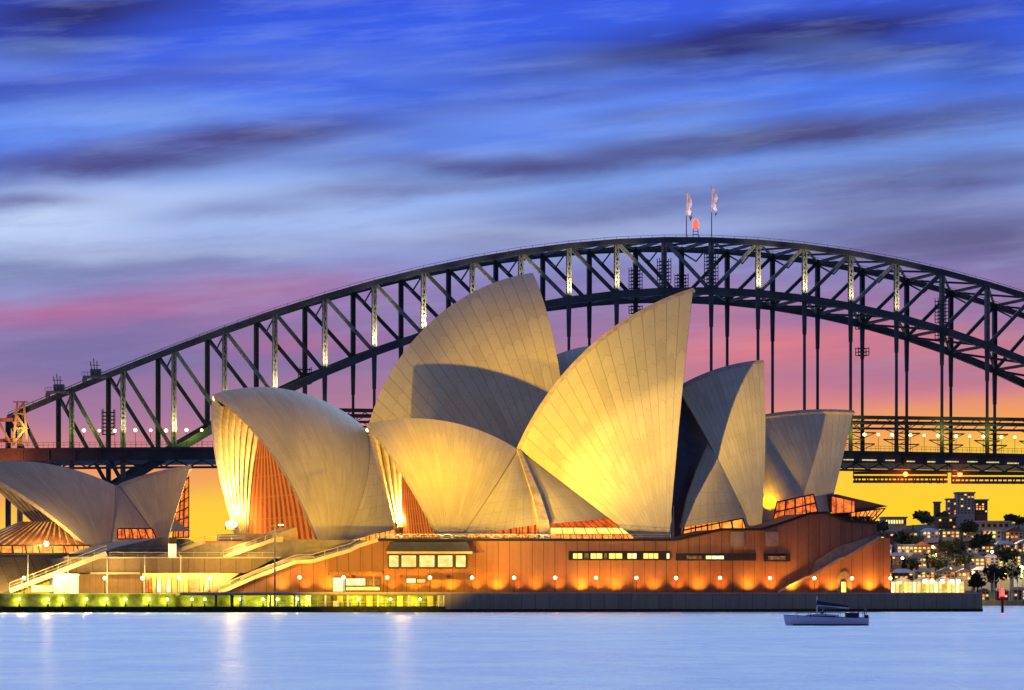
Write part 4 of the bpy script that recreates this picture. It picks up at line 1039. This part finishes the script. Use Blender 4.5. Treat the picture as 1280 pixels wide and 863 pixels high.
# lit waterfront pavilion
pv = empty('pavilion', P(1160, 742, 1300), 'long bright waterfront pavilion with pale canopy roofs right of the podium', 'pavilion')
Yp = 1300
g = MB(); a = P(1112, 742, Yp); b = P(1206, 725, Yp); g.box(((a.x+b.x)/2, Yp+6, (a.z+b.z)/2 - 1), (b.x-a.x, 11, b.z-a.z+2)); g.build('wall', M['house_b'], pv)
for i in range(17):
    px = 1114 + i*5.4; MB().poly([P(px, 727.5, Yp-.1), P(px+4.3, 727.5, Yp-.1), P(px+4.3, 741, Yp-.1), P(px, 741, Yp-.1)]).build('window', M[('g_white', 'g_win', 'g_shop', 'g_yel', 'g_win')[i % 5]], pv)
for i, px in enumerate((1128, 1152, 1178, 1199)):
    w_ = 13; MB().prism([P(px-w_, 727, Yp-4), P(px+w_, 727, Yp-4), P(px, 720.5, Yp-4)], [P(px-w_, 727, Yp+14), P(px+w_, 727, Yp+14), P(px, 720.5, Yp+14)]).build('canopy', M['roof_a'], pv)
for px in (1156, 1165, 1178, 1190, 1198): MB().ball(P(px, 727, Yp - 6), .8, 8).build('lamp_globe', M['lampw'], pv)
for px in (1130, 1158, 1180, 1198): point('pavilion_lamp', P(px, 727, Yp - 8), (1, .70, .28), 2200, .5)
ubase = MB(); a = P(1080, 742, 1300); ubase.box((a.x + 60, 1345, .3), (190, 94, 3.4)); ubase.build('far_quay', M['seawall'], label='dark far quay under the bright pavilion and masts', cat='quay')
tl = ['below the tower block', 'left of the dark brick block', 'at the left edge of the hill', 'at the middle of the hill', 'above the pavilion roofs', 'behind the mast group', 'beside the hilltop hall', 'near the skyline left', 'right part of the skyline', 'below the wide pale hall', 'between the upper rows', 'at the waterfront']
for i, (px, py, Y_, h, w_) in enumerate(((1160, 657, 1690, 6, 6), (1143, 690, 1600, 9, 7), (1100, 668, 1640, 7, 6), (1190, 700, 1500, 10, 9), (1170, 716, 1470, 9, 8), (1245, 735, 1400, 11, 8), (1262, 654, 1740, 4.5, 6), (1152, 650, 1720, 4.5, 6), (1278, 657, 1700, 4.5, 6), (1226, 690, 1570, 10, 8), (1206, 712, 1480, 9, 7), (1222, 742, 1390, 10, 6),
        (1256, 708, 1500, 9, 8), (1272, 728, 1430, 10, 8), (1126, 684, 1610, 8, 7), (1140, 716, 1470, 7, 7), (1210, 668, 1660, 8, 7), (1178, 652, 1725, 6, 5))):
    lab = 'dark leafy tree on the far hillside ' + (tl[i] if i < 12 else ['right of the middle rows', 'right above the masts', 'left of the upper rows', 'left above the pavilion', 'under the tall tower', 'left foot of the tower block'][i-12])
    tree(px, py, Y_, h, w_, lab, 'trees on the far hillside')
for i, px in enumerate((1060, 1072, 1084)):
    b_ = JT.p(px, 654, -26); o = empty('shrub', b_, 'dark shrub on the podium end under the glass wing, ' + ('leftmost of the three', 'middle of the three', 'rightmost of the three')[i], 'shrub', 'shrubs on the podium end')
    g = MB()
    for _ in range(260):
        c_ = b_ + Vector((random.gauss(0, .75), random.gauss(0, .6), random.uniform(0, 1.3))); s_ = random.uniform(.1, .25)
        a = Vector((random.uniform(-1, 1), random.uniform(-1, 1), random.uniform(-1, 1))).normalized(); bb = a.orthogonal().normalized(); g.poly([c_ - a*s_, c_ + bb*s_, c_ + a*s_, c_ - bb*s_])
    g.build('foliage', M['leaf'], o); MB().tube(b_ - Vector((0, 0, .4)), b_ + Vector((0, 0, .8)), .08, .04, 5).build('stem', M['bark'], o)
# beacon pile and masts
p_ = P(1253, 768, 640); p_.z = 0; o = empty('channel_marker', p_, 'channel marker pile in the water with red lamp right of the sea wall', 'marker')
MB().tube(p_ - Vector((0, 0, 2)), p_ + Vector((0, 0, 4.3)), .28, .22).build('pile', M['black'], o)
MB().box(p_ + Vector((0, 0, 2.6)), (1.1, .9, .15)).build('platform', M['black'], o)
MB().tube(p_ + Vector((0, 0, 3.0)), p_ + Vector((0, 0, 4.0)), .40, .36).ball(p_ + Vector((0, 0, 4.1)), .3, 8).build('marker_lamp', M['red'], o)
MB().tube(p_ + Vector((-.55, 0, 2.6)), p_ + Vector((-.6, 0, 6.5)), .05).build('antenna', M['white'], o)
point('marker_light', p_ + Vector((0, -1.2, 3.4)), (1, .03, .03), 300, .2)
for i, (px, y0) in enumerate(((1243, 716), (1262, 722), (1266, 709), (1272, 720), (1278, 724))):
    p_ = P(px, 751, 1296); p_.z = 1.9; t_ = P(px, y0, 1296)
    o = MB().tube(p_, t_, .16, .08, 6).tube(p_ + Vector((-1.2, 0, (t_.z-p_.z)*.7)), p_ + Vector((1.2, 0, (t_.z-p_.z)*.7)), .06, n=5).build('boat_mast', M['house_a'])
    setp(o, 'thin yacht mast on the far quay, ' + ('alone left of the red marker', 'shorter mast just right of the red marker', 'tallest mast right of the red marker', 'second mast from the right edge', 'mast nearest the right edge')[i], 'mast', 'yacht masts at the far right')
point('far_lamp', P(1277, 708, 1440), (.8, 1, .2), 1000, .4); MB().ball(P(1277, 710, 1445), .9, 8).tube(P(1277, 710, 1445), P(1277, 722, 1445), .12).build('street_lamp', M['lampg'], label='green-white street lamp on the far hillside at the right edge', cat='street lamp')

# ------------------------------------------------------------------ yacht
Yb = 333; p0 = P(983, 781.5, Yb)
yb = empty('yacht', (p0.x + 4, Yb, 0), 'small grey sailing boat with navy sail cover motoring on open water', 'boat')
def hull():
    Ls = 7.7; G = []; st = 14
    for i in range(st+1):
        f = i/st; x = p0.x + Ls*f; wd = 1.25*(math.sin(min(1, f*1.6+.02)*math.pi/2)**.7)*(1 - .25*max(0, f-.6))
        sheer = .98 - .40*f + .12*f*f; keel = -.35 if f > .06 else .0
        x_top = p0.x - .25 + (Ls + .25)*f
        row = []
        for j in range(9):
            a = -1 + 2*j/8; b = abs(a)
            z = keel + (sheer - keel)*(b**2.2); xx = x + (x_top - x)*b
            row.append(Vector((xx, Yb + wd*math.copysign(min(1, b**.55), a), z)))
        G.append(row)
    g = MB(); g.grid(G); g.poly([r_ for r_ in G[-1]]); g.poly([r_[0] for r_ in G] + [r_[-1] for r_ in reversed(G)], mi=0)
    g.build('hull', M['hull'], yb)
    g = MB()
    for i in range(st):
        g.bar(G[i][0] + Vector((0, 0, .02)), G[i+1][0] + Vector((0, 0, .02)), .05, .1); g.bar(G[i][-1] + Vector((0, 0, .02)), G[i+1][-1] + Vector((0, 0, .02)), .05, .1)
    g.build('gunwale', M['navy'], yb)
hull()
xb = p0.x
MB().grid([[Vector((xb + .55 + 7.1*i/8, Yb - .02 - 1.27*min(1, .45+i*.15)*1.0, z)) for z in (-.1, .12)] for i in range(9)], smooth=False).build('boot_stripe', M['hull_dk'], yb)
g = MB(); Z = .72
cab = [(1.4, Z), (1.9, Z+.32), (3.4, Z+.40), (4.9, Z+.28), (5.0, Z-.1), (1.4, Z-.1)]
g.prism([Vector((xb+a, Yb-.7, b)) for a, b in cab], [Vector((xb+a, Yb+.7, b)) for a, b in cab]); cb = g.build('cabin', M['hull'], yb)
g = MB(); g.prism([Vector((xb+a, Yb-.71, b)) for a, b in ((2.0, Z+.1), (4.6, Z+.04), (4.6, Z+.17), (2.1, Z+.24))], [Vector((xb+a, Yb-.705, b)) for a, b in ((2.0, Z+.1), (4.6, Z+.04), (4.6, Z+.17), (2.1, Z+.24))]); g.build('window', M['black'], cb)
MB().tube((xb+2.9, Yb, Z+.3), (xb+2.9, Yb, 2.75), .06, .05).build('mast', M['hull'], yb)
MB().tube((xb+2.9, Yb, 1.95), (xb+5.9, Yb, 1.62), .07).build('boom', M['hull'], yb)
g = MB()
for i in range(8):
    a = Vector((xb+2.85+.38*i, Yb, 2.16-.045*i)); g.tube(a, a + Vector((.38, 0, -.045)), .24 - .02*i, .22 - .02*i)
g.build('sail_cover', M['navy'], yb)
g = MB(); g.prism([Vector((xb+a, Yb-.75, b)) for a, b in ((3.2, Z+.42), (3.5, 1.5), (4.7, 1.5), (4.9, 1.42), (4.7, 1.4), (3.6, 1.4), (3.4, Z+.4))], [Vector((xb+a, Yb+.75, b)) for a, b in ((3.2, Z+.42), (3.5, 1.5), (4.7, 1.5), (4.9, 1.42), (4.7, 1.4), (3.6, 1.4), (3.4, Z+.4))]); g.build('spray_hood', M['navy'], yb)
g = MB()
for xx in (1.0, 2.2, 3.6, 5.0, 6.3, 7.3):
    for s_ in (-1, 1): g.tube((xb+xx, Yb+s_*1.1, .7), (xb+xx, Yb+s_*1.1, 1.25), .02, n=5)
for s_ in (-1, 1): g.tube((xb+1, Yb+s_*1.1, 1.22), (xb+7.3, Yb+s_*1.1, 1.18), .018, n=5)
g.tube((xb+7.4, Yb-.8, .6), (xb+7.5, Yb-.8, 1.5), .03, n=5); g.tube((xb+7.4, Yb+.8, .6), (xb+7.5, Yb+.8, 1.5), .03, n=5); g.tube((xb+7.5, Yb-.8, 1.5), (xb+7.5, Yb+.8, 1.5), .03, n=5)
g.build('stanchions', M['steel_lit'], yb)
MB().box((xb+7.55, Yb-.3, .55), (.35, .35, .9)).build('outboard_motor', M['black'], yb)
MB().tube((xb+6.6, Yb, .6), (xb+7.0, Yb, 1.75), .05, n=5).box((xb+6.2, Yb, .95), (1.2, 1.5, .5)).build('cockpit_gear', M['navy'], yb)
